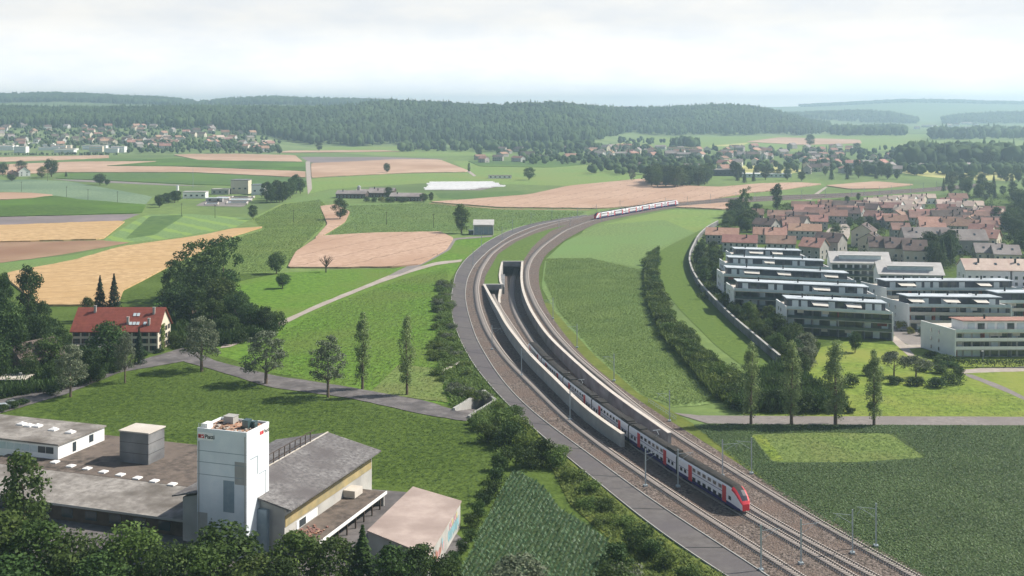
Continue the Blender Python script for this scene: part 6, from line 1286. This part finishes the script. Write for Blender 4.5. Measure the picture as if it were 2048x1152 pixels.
plants('leafy_crop', [(1388, 852), (1420, 849), (2080, 853), (2080, 1180), (1900, 1180), (1780, 1130), (1650, 1055), (1500, 945)], .48, .36, 25, .36, .4, 'crop_leaf', 'dark green leafy crop covering the field at the lower right', 1, jit=.35, holes=(mow,))
plants('corn_plants', [(1027, 938), (1001, 988), (966, 1050), (908, 1175), (1212, 1175), (1219, 1082), (1170, 1048), (1119, 1018), (1088, 975)], .95, .36, -12, .45, .7, 'corn_leaf', 'rows of young corn in the wedge-shaped field at the bottom', 2, jit=.10)
plants('corn_plants', [(1088, 560), (1094, 518), (1180, 517), (1288, 542), (1297, 600), (1336, 680), (1416, 742), (1450, 800), (1345, 812), (1285, 790), (1195, 712), (1118, 625)], .8, .62, -20, .55, .6, 'crop_leaf_light', 'light green standing crop on the field between railway and hedge', 3, jit=.3)
plants('corn_plants', [(345, 545), (470, 478), (530, 459), (505, 440), (565, 410), (640, 400), (660, 420), (645, 455), (608, 490), (570, 534), (558, 544), (470, 547)], 1.5, 1.0, 20, 1.0, .9, 'crop_leaf_light', 'light green corn field in the middle left', 4, jit=.35, k=3)
plants('crop_rows', [(655, 470), (703, 440), (695, 412), (780, 409), (860, 407), (1000, 420), (1170, 424), (1160, 431), (1080, 446), (1000, 462), (905, 464), (770, 464)], 2.0, 1.3, 55, 1.1, .8, 'crop_leaf_light', 'speckled green crop field behind the small pavilion', 5, jit=.3, k=3)
plants('meadow_tufts', [(140, 800), (250, 752), (372, 728), (420, 742), (540, 780), (700, 802), (850, 836), (945, 850), (1000, 930), (960, 1040), (880, 1000), (760, 960), (560, 900), (300, 880), (215, 860), (80, 822)], .9, .7, 33, .45, .35, 'leaf_mid', 'uneven tufts of meadow grass in front of the factory', 6, jit=.6, k=2)
plants('bank_grass', [(1050, 872), (1100, 930), (1140, 1008), (1222, 1078), (1215, 1180), (1490, 1180), (1440, 1152), (1350, 1095), (1274, 1039), (1196, 974), (1125, 916), (1060, 860)], .55, .45, 33, .6, .7, 'leaf_light', 'tall rough grass on the bank beside the service road', 7, jit=.6, k=3)
plants('bank_grass', [(965, 850), (905, 812), (880, 735), (876, 640), (890, 585), (905, 560), (900, 600), (904, 640), (921, 690), (948, 738), (998, 800), (1050, 850), (1040, 900), (1000, 930)], .65, .55, 33, .8, 1.3, 'leaf_light', 'rough leafy growth between the shrubs left of the service road', 8, jit=.6, k=3, holes=([(905, 823), (967, 782), (993, 804), (938, 840)],))
plants('hedge_undergrowth', [(1298, 515), (1318, 500), (1312, 560), (1322, 600), (1350, 655), (1400, 705), (1450, 745), (1500, 775), (1500, 812), (1470, 822), (1420, 790), (1370, 730), (1325, 680), (1300, 620), (1290, 560)], .7, .6, 20, .9, 2.2, 'leaf_light', 'leafy undergrowth filling the curving hedge right of the railway', 9, jit=.6, k=5, upright=.9)
plants('bush_undergrowth', [(1480, 775), (1560, 740), (1650, 790), (1700, 828), (1480, 828)], .8, .7, 20, 1.0, 3.0, 'leaf_dark', 'dark undergrowth behind the columnar trees by the right path', 10, jit=.6, k=5, upright=.9)
plants('garden_undergrowth', [(1385, 520), (1420, 500), (1445, 600), (1480, 620), (1570, 650), (1640, 700), (1610, 760), (1565, 735), (1500, 675), (1430, 606), (1390, 560)], .8, .7, 20, 1.0, 2.0, 'leaf_mid', 'leafy garden undergrowth behind the noise wall', 11, jit=.6, k=4, upright=.9)
plants('copse_undergrowth', [(345, 600), (360, 570), (460, 600), (540, 650), (555, 668), (460, 692), (370, 695), (345, 640)], .8, .7, 20, 1.1, 3.2, 'leaf_dark', 'dark undergrowth beneath the copse behind the farmhouse', 12, jit=.6, k=5, upright=.9)
plants('garden_floor', [(0, 640), (110, 650), (150, 700), (240, 715), (250, 735), (140, 780), (60, 790), (0, 800), (-60, 800), (-60, 640)], .8, .7, 20, 1.0, 2.2, 'leaf_dark', 'dark garden undergrowth at the left edge beside the farmhouse', 13, jit=.6, k=4, upright=.9)
plants('meadow_tufts', [(475, 722), (560, 668), (650, 615), (800, 560), (900, 535), (878, 640), (875, 700), (900, 760), (905, 810), (700, 772), (550, 748)], 1.1, .9, 33, .55, .35, 'leaf_light', 'uneven tufts of grass on the bright meadow left of the service road', 14, jit=.6, k=2)
plants('patch_grass', mow, .7, .6, 20, .5, .3, 'leaf_light', 'rough pale grass on the mown patch in the leafy crop field', 16, jit=.6, k=2)
plants('lawn_tufts', [(1700, 833), (1705, 790), (1760, 785), (1930, 775), (2060, 800), (2060, 834)], .9, .8, 33, .4, .25, 'leaf_light', 'uneven tufts of grass on the sunny lawn at the right', 15, jit=.6, k=2)
# ------------------------------------------------------------------ haze
HZ = MB().box(-7500, 7500, -120, 10150, -10, 176).build('haze', []); tag(HZ, kind='stuff')
hm_ = bpy.data.materials.new('haze'); hm_.use_nodes = True; t = hm_.node_tree; t.nodes.clear(); om = N(t, 'ShaderNodeOutputMaterial'); pv = N(t, 'ShaderNodeVolumePrincipled')
pv.inputs['Color'].default_value = (.60, .80, 1, 1); pv.inputs['Density'].default_value = .000165; pv.inputs['Anisotropy'].default_value = .5
t.links.new(pv.outputs[0], om.inputs['Volume']); HZ.data.materials.append(hm_)
